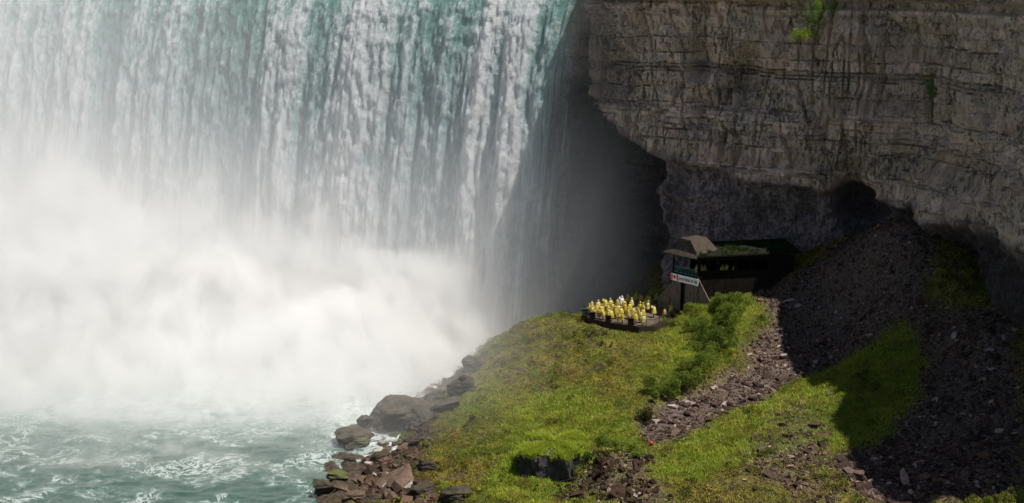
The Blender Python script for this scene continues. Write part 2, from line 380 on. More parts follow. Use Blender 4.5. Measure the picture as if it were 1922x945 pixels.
lime = t.mix(bed, (.38, .275, .225), (.82, .62, .505)); lime = t.mix(t.rng(n1, .38, .62), lime, t.mix(bed, (.46, .36, .27), (.74, .59, .46)))
lime = t.mix(t.M('MULTIPLY', t.rng(t.M('ADD', n3, t.M('MULTIPLY', t.M('SUBTRACT', n1, .5), .5)), .50, .66), .85), lime, (.08, .062, .058))
lime = t.mix(t.M('MULTIPLY', t.rng(n2, .52, .75), .6), lime, (.80, .64, .54))
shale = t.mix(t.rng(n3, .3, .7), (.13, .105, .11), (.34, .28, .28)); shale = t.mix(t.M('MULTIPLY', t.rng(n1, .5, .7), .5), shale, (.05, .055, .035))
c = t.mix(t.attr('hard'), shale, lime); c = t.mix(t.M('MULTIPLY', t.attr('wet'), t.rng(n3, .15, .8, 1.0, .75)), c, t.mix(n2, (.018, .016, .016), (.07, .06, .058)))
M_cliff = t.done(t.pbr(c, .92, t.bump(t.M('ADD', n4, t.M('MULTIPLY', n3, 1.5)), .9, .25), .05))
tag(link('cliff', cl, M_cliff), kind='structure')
# plateau behind the rim, right of the falls
s2 = np.linspace(_sc[4] + .5, _sc[-1], 260); rimxy = path(s2) + pnorm(s2) * np.stack([np.interp(s2, sarr, off[:, -1])] * 2, -1)
far = np.array([(10 + 500 * math.sin(a), 250 + 500 * math.cos(a)) for a in np.linspace(0, math.pi * .5, 260)]); far = np.stack([np.linspace(40, 900, 260), np.linspace(900, 134, 260)], -1)
Vp = []
for k in np.linspace(0, 1, 12): 
    q = rimxy * (1 - k ** 2) + far * k ** 2
    Vp.append(np.concatenate([q, (RIM + .0 + 1.2 * min(1, k * 6) + 1.0 * fbm(q[:, :1] / 20, q[:, 1:] / 20, 0, 3, 99) * min(1, k * 4))], -1))
me = mesh_np('plateau', np.array(Vp).transpose(1, 0, 2).reshape(-1, 3), grid_faces(260, 12))
tag(link('plateau_ground', me, simple('plateau_turf', (.07, .09, .025), .95, .4, .6)), kind='structure')

# ------------------------------------------------------------------ river, plunge pool and falls
t = NT('pool_water'); p = t.pos()
sh = t.vmul(p, (.8, .8, 1))
w1 = t.noise(sh, .10, 3, .5, .4, True)
wv = t.n('VectorMath', operation='ADD'); t.set(wv.inputs[0], sh); t.set(wv.inputs[1], t.vmul(w1, (7, 7, 0)))
f1 = t.noise(wv.outputs[0], .16, 6, .62, .6); f2 = t.noise(wv.outputs[0], .55, 6, .68, 1.2)
ridge = t.M('ABSOLUTE', t.M('SUBTRACT', f2, .5))
lace = t.M('MULTIPLY', t.rng(ridge, .06, .0), .6)
area = t.rng(f1, .46, .60)
sx = t.n('SeparateXYZ'); t.set(sx.inputs[0], p)
shorew = t.rng(t.M('ADD', sx.outputs[0], t.M('MULTIPLY', sx.outputs[1], .42)), 44, 57)      # white water piles up along the rocks
fallw = t.rng(sx.outputs[1], 174, 205)
cov = t.M('MAXIMUM', t.M('MULTIPLY', shorew, .9), fallw)
thr = t.rng(cov, 0, 1, .66, .44, False)
body = t.rng(f2, thr, t.M('ADD', thr, .16))
foam = t.M('MAXIMUM', t.M('MULTIPLY', lace, t.M('MAXIMUM', t.M('MULTIPLY', area, .85), cov)), t.M('MULTIPLY', body, t.M('MAXIMUM', area, cov)), clamp=True)
milk = t.mix(t.rng(f1, .35, .65), (.022, .058, .044), (.048, .098, .080)); milk = t.mix(t.M('MULTIPLY', fallw, .6), milk, (.22, .33, .30))
col = t.mix(foam, milk, (.72, .76, .75))
rp = t.noise(t.vmul(p, (1, .6, 1)), 1.6, 5, .65, .4)
M_water = t.done(t.pbr(col, t.rng(foam, 0, 1, .16, .75), t.bump(t.M('ADD', rp, t.M('MULTIPLY', foam, .3)), .55, .35), .5))
wx = np.concatenate([np.arange(-900, -90, 30), np.arange(-90, 30, .4), np.arange(30, 700, 30)]); wy = np.concatenate([np.arange(-300, 135, 20), np.arange(135, 235, .4), np.arange(235, 420, 12)])
WX, WY = np.meshgrid(wx, wy, indexing='ij')
amp = ss(-100, -85, WX) * ss(134, 140, WY) * ss(234, 225, WY)
wz = (fbm(WX / 9 + .3 * fbm(WX / 5, WY / 5, 0, 2, 3), WY / 4.5, 0, 3, 101) * .42 + (.5 - np.abs(fbm(WX / 3.4, WY / 1.7, 1, 4, 103))) * .42) * amp - .1
me = mesh_np('water', np.stack([WX, WY, wz], -1).reshape(-1, 3), grid_faces(len(wx), len(wy))[:, ::-1])
tag(link('river_water', me, M_water), kind='structure')

# lip line: follows the cliff path left of its control point 4
s_end = _sc[4] + 2.8
us = np.concatenate([np.arange(_sc[0] + 5, _sc[2] - 14, 2.5), np.arange(_sc[2] - 14, s_end, .17)])
T = np.concatenate([np.linspace(-1.2, 0, 14)[:-1], np.linspace(0, 3.62, 330)])
UU, TT = np.meshgrid(us, T, indexing='ij')
lip = path(UU); nrm = pnorm(UU)
tt = np.clip(TT, 0, None)
uu = UU + .25 * fbm(UU / 3, TT * 1.2, 0, 2, 110)
major = fbm(uu / 7.5, TT * .10, 0, 3, 111)                 # heavy and thin columns
_q0 = path(np.array([0.0]))
def _us(x): k_ = np.argmin(np.abs(_pp[:, 0] - x) + (_pp[:, 1] < 235) * 1e3); return _sl[k_]
col_ = lambda x, wd_, a_: a_ * np.exp(-((uu - _us(x)) / wd_) ** 2)
major = major * .75 + col_(-24.5, 2.6, .75) + col_(-19.5, 1.5, .3) + col_(-.5, 3.0, 1.0) + col_(5, 2.6, .8) + col_(-37, 1.5, .35) - col_(-11, 5.5, .25) - col_(-31, 2.4, .3) - col_(-45, 4, .2)
mid = fbm(uu / 2.1, TT * .45, 1, 3, 113)
vel = 3.3 + .5 * major + .35 * mid
edge = ss(0, 2.5, s_end - UU)
vel = vel * (.55 + .45 * edge)
cr = .5 * 9.0 * tt ** 2; back_ = np.clip(-TT, 0, None)
xl = lip[..., 0]
hh = (cr + .02) ** .82 + back_ * 3
cl_ = fbm(uu / 1.0, hh * .42, 2, 4, 115)
cl2 = fbm(uu / .75, hh * 1.15, 6, 3, 117)
rough_f = ss(0.0, .9, tt)
disp = rough_f * (major * .25 + mid * .50 + cl_ * .62 + cl2 * .48) + (1 - rough_f) * (mid * .25 + cl2 * .12)
lx = nrm[..., 0] * (vel * (tt + .18) + disp * 1.0); ly = nrm[..., 1] * (vel * (tt + .18) + disp * 1.0)
back = np.clip(-TT, 0, None)
X = lip[..., 0] + lx - nrm[..., 0] * back * 9 - 1.0 * tt * edge ; Y = lip[..., 1] + ly - nrm[..., 1] * back * 9
Zf = RIM - .9 - cr - .25 * tt - .35 * np.exp(-((TT) / .25) ** 2) * 0 + back * .35 + .5 * major * np.exp(-tt)
V = np.stack([X, Y, Zf], -1)
me = mesh_np('falls', V.reshape(-1, 3), grid_faces(len(us), len(T)))
foamv = .47 + .42 * cl_ + .85 * major + .40 * mid + .42 * cl2 - .22 * np.exp(-tt * .9) - .16 * ss(-38, -66, xl)
vattr(me, 'foam', foamv); vattr(me, 'edge', (s_end - UU) / 4.5 - tt * .03); vattr(me, 'fu', uu); vattr(me, 'ft', TT); vattr(me, 'fh', hh)
t = NT('falls_water')
cx = t.n('CombineXYZ'); t.set(cx.inputs[0], t.attr('fu')); t.set(cx.inputs[1], t.attr('ft'))
cx2 = t.n('CombineXYZ'); t.set(cx2.inputs[0], t.attr('fu')); t.set(cx2.inputs[1], t.attr('fh'))
a1 = t.noise(t.vmul(cx.outputs[0], (1.6, 3.2, 1)), 1.0, 6, .72, .3); a2 = t.noise(t.vmul(cx.outputs[0], (3.4, 1.1, 1)), 1.0, 5, .65)
a3 = t.noise(t.vmul(cx2.outputs[0], (2.6, 2.2, 1)), 1.0, 5, .75, .6)
fm = t.M('ADD', t.attr('foam'), t.M('ADD', t.M('MULTIPLY', t.M('SUBTRACT', a1, .5), 1.7), t.M('ADD', t.M('MULTIPLY', t.M('SUBTRACT', a2, .5), .9), t.M('MULTIPLY', t.M('SUBTRACT', a3, .5), 1.7))))
teal = t.mix(t.rng(fm, -.2, .5), (.12, .34, .31), (.36, .58, .56))
grey = t.mix(t.rng(t.attr('ft'), .9, 3.0), teal, (.48, .60, .65))
col = t.mix(t.rng(fm, .10, 1.0), grey, (.90, .93, .95))
bmp = t.bump(t.M('ADD', fm, t.M('MULTIPLY', a3, .7)), .6, .4)
d = t.pbr(col, .55, bmp, .35); tr = t.n('BsdfTranslucent'); t.set(tr.inputs[0], col); t.set(tr.inputs['Normal'], bmp)
mx = t.n('MixShader'); mx.inputs[0].default_value = .5; t.t.links.new(d, mx.inputs[1]); t.t.links.new(tr.outputs[0], mx.inputs[2])
tp_ = t.n('BsdfTransparent'); m3 = t.n('MixShader'); t.set(m3.inputs[0], t.M('MULTIPLY', t.rng(t.M('ADD', t.attr('edge'), t.M('MULTIPLY', t.M('SUBTRACT', a2, .5), 1.4)), -.15, .55), t.rng(t.attr('edge'), -.42, -.1)))
t.t.links.new(tp_.outputs[0], m3.inputs[1]); t.t.links.new(mx.outputs[0], m3.inputs[2]); M_falls = t.done(m3.outputs[0])
tag(link('waterfall', me, M_falls), kind='structure')
# the river above the falls
sr = np.linspace(_sc[0], s_end + 1.5, 120); a = path(sr) - pnorm(sr) * 1.5; b = a - pnorm(sr) * 500
Vr = np.array([np.concatenate([a * (1 - k) + b * k, np.full((120, 1), RIM - .75 + k * 4)], -1) for k in (np.linspace(0, 1, 20) ** 2)]).transpose(1, 0, 2)
tag(link('upper_river', mesh_np('upper_river', Vr.reshape(-1, 3), grid_faces(120, 20)), M_water), kind='structure')

# ------------------------------------------------------------------ mist
bm = bmesh.new(); bevbox(bm, (-55, 229, 34.0), (184, 148, 68.6))
mo = bm_obj('mist', bm, None); tag(mo, 'thick white spray boiling up from the foot of the falls', 'mist', kind='stuff')
t = NT('spray'); p = t.pos(); sx = t.n('SeparateXYZ'); t.set(sx.inputs[0], p); x, y, z = sx.outputs
nb = t.noise(t.vmul(p, (1, 1, .8)), .05, 6, .66, .6); nc = t.noise(t.vmul(p, (1, 1, .6)), .17, 4, .65, .5)
Hh = t.rng(x, -85, 2, 27.5, 17, False)
Hh = t.M('MULTIPLY', Hh, t.rng(y, 184, 226, .06, 1))
Hh = t.M('MULTIPLY', Hh, t.rng(t.M('SUBTRACT', x, t.M('MULTIPLY', t.M('SUBTRACT', y, 215), .30)), t.M('ADD', -24, t.M('MULTIPLY', nc, 10)), t.M('ADD', -4, t.M('MULTIPLY', nc, 14)), 1.0, 0))
Hh = t.M('ADD', Hh, t.M('MULTIPLY', t.M('SUBTRACT', nb, .5), t.M('MULTIPLY', Hh, 3.2)))
g = t.M('DIVIDE', t.M('SUBTRACT', Hh, z), t.M('ADD', t.M('MULTIPLY', Hh, .38), 1.2))
core = t.M('POWER', t.M('MAXIMUM', t.M('MINIMUM', g, 1.0), 0.0), 1.6)
core = t.M('MULTIPLY', core, t.rng(nc, .36, .64, .12, 1.7))
core = t.M('MULTIPLY', core, .22)
thin = t.M('MULTIPLY', t.rng(x, -30, -98, 0, .012, False), t.rng(z, 75, 15, .4, 1.0))
low = t.M('MULTIPLY', t.M('MULTIPLY', t.rng(z, 24, 0, 0, .024), t.rng(x, 12, -14)), t.rng(y, 158, 200))
nook = t.M('MULTIPLY', t.M('MULTIPLY', t.rng(z, 46, 10, .004, .032), t.rng(x, 27, 12)), t.rng(y, 214, 226))
dn = t.M('ADD', t.M('ADD', core, thin), t.M('ADD', low, nook))
dn = t.M('MULTIPLY', dn, t.rng(y, 156, 186))
vol = t.n('VolumePrincipled'); t.set(vol.inputs['Color'], (.955, .952, .95)); t.set(vol.inputs['Density'], dn)
vol.inputs['Anisotropy'].default_value = 0.1
t.t.links.new(vol.outputs[0], t.out.inputs['Volume']); mo.data.materials.append(t.m)
t.m.cycles.volume_sampling = 'MULTIPLE_IMPORTANCE' if hasattr(t.m.cycles, 'volume_sampling') else 'DISTANCE'

# ------------------------------------------------------------------ scattered cover
RS = np.random.RandomState(11)
def scatter(n, zonef, rs=RS):
    """n candidate points inside the view, kept with probability zonef(x, y)"""
    x = rs.uniform(-19, 72, n); y = rs.uniform(143, 226, n)
    k = (np.abs(x) < y * .39) & (rs.rand(n) < zonef(x, y)); x, y = x[k], y[k]; z = gz(x, y)
    k = z > -.2; return np.stack([x[k], y[k], z[k]], -1)
def Z_(A): return lambda x, y: bil(A, GX0, GY0, GS, x, y)
fg, fs_, fsh = Z_(z_grass), Z_(z_scree), Z_(z_shore)
def offdeck(P): 
    k = ~inside(_dc + (DECK[:, :2] - _dc) * 1.05, P[:, 0], P[:, 1]); return P[k]
def slope_normal(P):
    e = .4; dx = gz(P[:, 0] + e, P[:, 1]) - gz(P[:, 0] - e, P[:, 1]); dy = gz(P[:, 0], P[:, 1] + e) - gz(P[:, 0], P[:, 1] - e)
    n = np.stack([-dx / (2 * e), -dy / (2 * e), np.ones(len(P))], -1); return n / np.linalg.norm(n, axis=1, keepdims=True)
def lerp3(a, b, t_): return np.array(a)[None] * (1 - t_[:, None]) + np.array(b)[None] * t_[:, None]
def blades(P, h, wd, tint, lean=.45, name='grass'):
    n = len(P); a = RS.uniform(0, 2 * np.pi, n); l = RS.normal(0, lean, (n, 2))
    d = np.stack([np.cos(a), np.sin(a), 0 * a], -1) * (wd * RS.uniform(.6, 1.3, n))[:, None] * .5
    tip = P + np.stack([l[:, 0], l[:, 1], np.ones(n)], -1) * (h * RS.uniform(.55, 1.25, n))[:, None]
    b = P - np.array([0, 0, .05])
    V = np.stack([b - d, b + d, tip], 1).reshape(-1, 3); F = np.arange(n * 3).reshape(-1, 3)
    me = mesh_np(name, V, F, False); vattr(me, 'tint', np.repeat(tint, 3, 0), 'FLOAT_COLOR'); return me
def quads(P, size, tint, name='leaves', up=.0, flat=1.0):
    n = len(P); u = RS.normal(size=(n, 3)); u /= np.linalg.norm(u, axis=1, keepdims=True)
    w_ = RS.normal(size=(n, 3)); w_[:, 2] *= flat; v = np.cross(u, w_); v /= np.linalg.norm(v, axis=1, keepdims=True) + 1e-9
    s = (size * RS.uniform(.6, 1.3, n) * .5)[:, None]
    V = np.stack([P - u * s, P - v * s * .55, P + u * s, P + v * s * .55], 1).reshape(-1, 3)
    me = mesh_np(name, V, np.arange(n * 4).reshape(-1, 4), False); vattr(me, 'tint', np.repeat(tint, 4, 0), 'FLOAT_COLOR'); return me
M_leaf = leaf_mat('living_leaves', .4); M_blade = leaf_mat('grass_blades', .4)
# grass
P = offdeck(scatter(420000, lambda x, y: (fg(x, y) * .92 + .05) * (1 - .93 * np.clip(fs_(x, y) * 1.3, 0, 1)) * (1 - fsh(x, y))))
g1 = fbm(P[:, 0] / 6, P[:, 1] / 6, 0, 3, 201) * .5 + .5; g2 = fbm(P[:, 0] / 1.3, P[:, 1] / 1.3, 0, 3, 203) * .5 + .5
dark_side = ss(52, 30, P[:, 0] * 1.0) 
tint = lerp3((.16, .24, .02), (.40, .43, .05), np.clip(g1 * 1.1 + RS.normal(0, .16, len(P)), 0, 1))
tint = tint * (1 - .55 * ss(.50, .70, g2))[:, None] + np.array([.18, .15, .04]) * (.55 * ss(.50, .70, g2))[:, None]
dry = RS.rand(len(P)) < .10; tint[dry] = (.34, .27, .09)
h = .16 + .30 * ss(.35, .75, g2) * fg(P[:, 0], P[:, 1]) + .12 * fg(P[:, 0], P[:, 1])
tag(link('grass', blades(P, h, .13 + .04 * g1, tint, .75), M_blade), kind='stuff')
# moss and low weeds
P = offdeck(scatter(520000, lambda x, y: (.9 - .62 * fg(x, y)) * (1 - .94 * np.clip(fs_(x, y) * 1.2, 0, 1)) * (1 - .86 * fsh(x, y)) * (.22 + .78 * ss(-.25, .12, fbm(x / 2.1, y / 2.1, 0, 4, 211)))))
g1 = fbm(P[:, 0] / 4.5, P[:, 1] / 4.5, 0, 3, 213) * .5 + .5; g2 = np.clip(fbm(P[:, 0] / .9, P[:, 1] / .9, 0, 3, 215) * .7 + .5, 0, 1)
P[:, 2] += RS.uniform(0, 1, len(P)) * .34 * g2
tint = lerp3((.22, .28, .022), (.38, .29, .05), ss(.40, .70, g1)); tint = tint * (.45 + .75 * RS.rand(len(P)))[:, None]
k = RS.rand(len(P)) < .16; tint[k] = (.20, .27, .03)
k = RS.rand(len(P)) < .14; tint[k] = (.05, .038, .018)
tag(link('moss', quads(P, .17 + .08 * g1, tint, 'moss', flat=.5), M_leaf), kind='stuff')

# knee-high weeds in rounded clumps
C = offdeck(scatter(11000, lambda x, y: (.34 - .16 * fg(x, y)) * (1 - np.clip(fs_(x, y) * 1.5, 0, 1)) * (1 - .9 * fsh(x, y)) * (ss(-.05, .3, fbm(x / 5, y / 5, 0, 3, 219)) + .08)))
cr_ = RS.uniform(.35, 1.12, len(C)) ** 1.6; ct = lerp3((.03, .055, .01), (.32, .42, .035), RS.rand(len(C)) ** 1.2); k = RS.rand(len(C)) < .3; ct[k] = lerp3((.10, .07, .02), (.24, .16, .04), RS.rand(k.sum()))
kk = np.repeat(np.arange(len(C)), (50 + cr_ * 130).astype(int)); d = RS.normal(size=(len(kk), 3)); d /= np.linalg.norm(d, axis=1, keepdims=True); d[:, 2] = np.abs(d[:, 2]) * .8
pw = C[kk] + d * (cr_[kk] * RS.uniform(.6, 1, len(kk)))[:, None]; print('weeds', len(C), len(kk))
tag(link('undergrowth', quads(pw, np.full(len(pw), .17), ct[kk] * RS.uniform(.6, 1.2, len(kk))[:, None], 'undergrowth', flat=.6), M_leaf), kind='stuff')
# loose stones
def stones(P, size, flat, tint, name, align=None):
    n = len(P); c = np.array([(a, b, d) for a in (-1, 1) for b in (-1, 1) for d in (-1, 1)], float)
    v = c[None] * RS.uniform(.55, 1.0, (n, 8, 3)) * .5
    v *= np.stack([size * RS.uniform(.8, 1.5, n), size * RS.uniform(.55, 1.0, n), size * flat * RS.uniform(.6, 1.3, n)], -1)[:, None]
    u = slope_normal(P) + RS.normal(0, .35, (n, 3)); u /= np.linalg.norm(u, axis=1, keepdims=True)
    a = RS.normal(size=(n, 3)); a -= u * (a * u).sum(1, keepdims=True); a /= np.linalg.norm(a, axis=1, keepdims=True); b = np.cross(u, a)
    v = v[..., :1] * a[:, None] + v[..., 1:2] * b[:, None] + v[..., 2:] * u[:, None]
    v += P[:, None]
    q = np.array([(0, 1, 3, 2), (4, 6, 7, 5), (0, 4, 5, 1), (2, 3, 7, 6), (0, 2, 6, 4), (1, 5, 7, 3)])
    F = (np.arange(n)[:, None, None] * 8 + q[None]).reshape(-1, 4)
    me = mesh_np(name, v.reshape(-1, 3), F, False); vattr(me, 'tint', np.repeat(tint, 8, 0), 'FLOAT_COLOR'); return me
t = NT('loose_rock'); p = t.pos(); n1 = t.noise(p, 3.5, 5, .65)
c = t.mix(t.rng(n1, .3, .7), t.attr('tint', True), t.mix(1.0, t.attr('tint', True), (.45, .42, .40), 'MULTIPLY'))
M_stone = t.done(t.pbr(c, .9, t.bump(n1, .6, .06), .05))
P = offdeck(scatter(150000, lambda x, y: np.clip(fs_(x, y) * 1.15, 0, 1) * (.55 + .45 * ss(-.2, .2, fbm(x / 3, y / 3, 0, 3, 221))) + .012))
r = RS.rand(len(P)); sz = .16 + .5 * r ** 3.0 + (RS.rand(len(P)) < .022) * RS.uniform(.3, 1.2, len(P)); P[:, 2] += sz * .08
sz *= .8 + .5 * ss(165, 150, P[:, 1])
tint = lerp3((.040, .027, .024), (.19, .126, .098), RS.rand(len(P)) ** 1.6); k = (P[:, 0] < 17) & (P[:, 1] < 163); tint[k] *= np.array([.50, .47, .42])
k = RS.rand(len(P)) < .05; tint[k] = (.36, .28, .24)
tag(link('scree_rubble', stones(P, sz, .42, tint, 'scree'), M_stone), kind='stuff')
P = scatter(60000, lambda x, y: np.clip(fsh(x, y) * 1.1, 0, 1) * (.35 + .65 * ss(-.2, .2, fbm(x / 2, y / 2, 0, 3, 225))))
r = RS.rand(len(P)); sz = .25 + 1.5 * r ** 3.5
tint = lerp3((.040, .028, .022), (.16, .105, .072), RS.rand(len(P)) ** 1.5); k = RS.rand(len(P)) < .02; tint[k] = (.5, .45, .40)
tag(link('shore_rubble', stones(P, sz, .6, tint, 'shore_rubble'), M_stone), kind='stuff')

# ------------------------------------------------------------------ boulders, each one a thing
def rock_mat(name, c0, c1, moss=0.0, sc=1.0):
    t = NT(name); p = t.pos(); n1 = t.noise(p, .7 * sc, 6, .65); n2 = t.noise(p, 4.0 * sc, 5, .7)
    c = t.mix(t.rng(n1, .35, .65), c0, c1); c = t.mix(t.M('MULTIPLY', t.rng(n2, .52, .7), .6), c, tuple(x * .4 for x in c0))
    if moss:
        g = t.n('NewGeometry'); s3 = t.n('SeparateXYZ'); t.set(s3.inputs[0], g.outputs['Normal'])
        c = t.mix(t.M('MULTIPLY', t.rng(t.M('ADD', s3.outputs[2], t.M('MULTIPLY', n2, .5)), .75, 1.15), moss), c, (.085, .095, .018))
    return t.done(t.pbr(c, .85, t.bump(t.M('ADD', n1, t.M('MULTIPLY', n2, .6)), .9, .25), .25))
RM = dict(grey=rock_mat('grey_wet_rock', (.034, .027, .022), (.095, .075, .06), .1), red=rock_mat('reddish_rock', (.07, .043, .031), (.15, .10, .073)),
          dark=rock_mat('dark_rock', (.02, .016, .013), (.065, .048, .037), .15), mossy=rock_mat('mossy_rock', (.06, .055, .04), (.12, .11, .08), .9),
          pale=rock_mat('pale_rock', (.22, .17, .15), (.42, .35, .31)), shade=rock_mat('slate_rock', (.12, .11, .12), (.28, .255, .26)))
def rock_mesh(seed, dims, ang=.6, n=14, sub=3, rough=.12):
    rs = np.random.RandomState(seed); bm = bmesh.new()
    for _ in range(n):
        d = rs.normal(size=3); d /= np.linalg.norm(d); d = np.sign(d) * np.abs(d) ** ang; bm.verts.new(d * rs.uniform(.85, 1.05))
    r = bmesh.ops.convex_hull(bm, input=bm.verts); bmesh.ops.delete(bm, geom=list({g for g in r['geom_interior'] if isinstance(g, bmesh.types.BMVert)}), context='VERTS')
    bmesh.ops.dissolve_limit(bm, angle_limit=R_(12), verts=bm.verts, edges=bm.edges)
    bmesh.ops.bevel(bm, geom=list(bm.edges), offset=.07, segments=1, affect='EDGES', clamp_overlap=True)
    bmesh.ops.triangulate(bm, faces=bm.faces)
    for _ in range(sub): bmesh.ops.subdivide_edges(bm, edges=bm.edges, cuts=1, use_grid_fill=True)
    V = np.array([v.co[:] for v in bm.verts]); L = V / (np.linalg.norm(V, axis=1, keepdims=True) + 1e-9)
    k = fbm(V[:, 0] * 1.7 + seed, V[:, 1] * 1.7, V[:, 2] * 2.6, 5, seed) * rough * 2.2 + fbm(V[:, 0] * .6, V[:, 1] * .6, V[:, 2] * 6, 2, seed + 5) * rough
    V = (V + L * k[:, None]) * (np.array(dims) / 2)
    for v, c in zip(bm.verts, V): v.co = c
    bmesh.ops.recalc_face_normals(bm, faces=bm.faces)
    me = bpy.data.meshes.new('rock'); bm.to_mesh(me); bm.free(); return me
def boulder(px, py, dims, mat, label, seed, rz=0.0, tilt=(0, 0), Y=None, sink=.25, name='boulder', group='boulders along the rocky shore', **kw):
    """px, py: foot of the boulder in front"""
    q = cast(px, py, ZT) if Y is None else at(px, py, Y)
    o = link(name, rock_mesh(seed, dims, **kw), RM[mat], smooth=False)
    o.location = (q[0], q[1] + dims[1] * .35, q[2] + dims[2] * (.5 - sink)); o.rotation_euler = (tilt[0], tilt[1], rz)
    tag(o, label, 'rock' if name != 'boulder' else 'boulder', group); return o
boulder(745, 812, (8.2, 7, 6.2), 'grey', 'largest rounded grey boulder in the spray at the foot of the slope', 1, .3, ang=.85, n=26, rough=.09)
boulder(795, 800, (7.0, 6, 4.4), 'grey', 'grey boulder against the uphill side of the largest rounded boulder', 12, .9, ang=.8, n=22, rough=.09)
boulder(661, 838, (6.6, 5, 3.6), 'grey', 'dark wedge shaped boulder standing in the water, farthest out into the river', 2, .2, (0, -.22), ang=.8, n=18)
boulder(672, 842, (3.4, 2.6, 2.2), 'mossy', 'small green tinged boulder in front of the wedge shaped boulder', 3, 0, ang=.9)
boulder(688, 812, (3.0, 2.4, 3.2), 'grey', 'blocky grey rock in the spray just left of the largest rounded boulder', 4, .4)
boulder(654, 846, (1.9, 1.4, .9), 'dark', 'low dark rock at the waterline below the wedge shaped boulder', 5)
boulder(889, 700, (3.8, 3.6, 3.4), 'dark', 'rounded dark knob of rock highest on the slope edge against the mist', 6, .2, ang=.9, n=20)
boulder(866, 742, (4.8, 4.2, 3.8), 'dark', 'dark mossy knob of rock below the highest knob on the slope edge', 7, .5, ang=.9, n=20)
boulder(830, 778, (6.0, 4.2, 3.4), 'grey', 'long grey rock sloping from the dark knobs down to the rounded boulders', 8, -.3, (0, -.45), ang=.8, n=18)
boulder(735, 924, (5.6, 6.0, 1.9), 'red', 'big flat reddish brown slab tilted towards the water', 9, .25, (.42, -.2), ang=.45, n=12, sink=.30, rough=.04)
boulder(606, 930, (3.4, 2.4, 2.1), 'dark', 'dark brown cracked block at the tip of the rubble in the foaming water', 10, .1, ang=.5)
boulder(634, 902, (3.2, 2.2, 1.2), 'mossy', 'low mossy rock between the cracked block and the slab', 11, .1)
boulder(655, 866, (2.2, 1.5, .8), 'dark', 'flat dark rock awash just off the rubble bank', 13, .1)
boulder(686, 868, (1.7, 1.4, 1.3), 'red', 'small squared reddish block above the flat dark rock', 14, .5, ang=.4)
boulder(718, 864, (2.5, 1.8, 1.3), 'dark', 'squared dark block on the rubble between small reddish block and mossy slope', 15, .3, ang=.45)
boulder(762, 852, (2.8, 2.2, 1.6), 'red', 'brown angular rock just uphill of the big flat slab', 16, .7)
boulder(786, 838, (3.4, 2.6, 2.2), 'dark', 'dark hollowed rock under the lower edge of the mossy slope', 17, .2)
boulder(665, 943, (3.0, 2.2, 1.6), 'red', 'rusty brown rock at the bottom edge beside the water', 18, .2)
boulder(700, 945, (2.0, 1.6, 1.3), 'dark', 'dark rock at the bottom edge below the big flat slab', 19, .6)
boulder(790, 935, (3.6, 2.6, 2.3), 'dark', 'black overhung rock at the bottom under yellow green moss', 20, .4)
boulder(856, 942, (4.0, 3.0, 2.3), 'dark', 'wide dark rock at the bottom below the brightest patch of moss', 21, .1)
boulder(800, 885, (2.8, 2.2, 1.9), 'dark', 'dark rock with mossy top right of the big flat slab', 22, .1)
boulder(672, 905, (2.1, 1.6, 1.1), 'red', 'reddish rock between the mossy rock and the big flat slab', 23, .8)
boulder(640, 925, (1.9, 1.5, 1.1), 'red', 'brown rock immediately right of the cracked block', 24, .3)
boulder(720, 838, (2.0, 1.5, 1.1), 'pale', 'light grey rock below the largest rounded boulder', 25, .3)
for i, (px, py, d, m, lab) in enumerate([
    (1262, 768, (1.9, 1.3, .8), 'pale', 'pale broad stone at the lower left end of the sunlit scree'),
    (1292, 762, (2.3, 1.5, .9), 'pale', 'largest pale stone beside the dark hollow at the low end of the scree'),
    (1232, 795, (1.3, 1.0, .6), 'pale', 'small pale stone lowest on the scree above the red float'),
    (1340, 733, (1.4, .9, .6), 'pale', 'pale stone on the upper edge of the sunlit scree'),
    (1362, 748, (2.6, 1.4, .8), 'red', 'long brown slab lying in the middle of the sunlit scree'),
    (1480, 568, (2.4, 1.5, .7), 'pale', 'pale flat slab at the top of the sunlit scree near the shade'),
    (1500, 576, (1.8, 1.3, .6), 'pale', 'pale flat stone right beside the slab at the top of the scree'),
    (1455, 640, (1.7, .9, .7), 'red', 'brown angular stone on the grassy edge of the scree'),
    (1472, 672, (1.3, .7, .7), 'pale', 'upright pale stone in the middle of the upper scree'),
    (1897, 640, (2.6, 1.8, 1.0), 'shade', 'largest slate grey slab in the shaded scree at the foot of the cliff'),
    (1858, 662, (1.8, 1.3, .7), 'shade', 'slate grey slab downhill of the largest shaded slab'),
    (1866, 696, (1.9, 1.3, .6), 'shade', 'slate grey slab lowest of the three in the shaded scree'),
    (1798, 642, (.9, .7, .4), 'pale', 'lone pale stone on the bare shaded earth under the buttress'),
    (1905, 622, (1.1, .8, .5), 'pale', 'small pinkish stone just uphill of the largest shaded slab'),
    (1705, 800, (1.0, .8, .7), 'shade', 'grey stone standing at the lower edge of the shaded grass')]):
    boulder(px, py, d, m, lab, 40 + i, RS.uniform(-.6, .6), (RS.uniform(-.2, .2), RS.uniform(-.3, .1)), name='stone', group='stones standing out of the scree', ang=.5, n=12, sub=1, sink=.2)
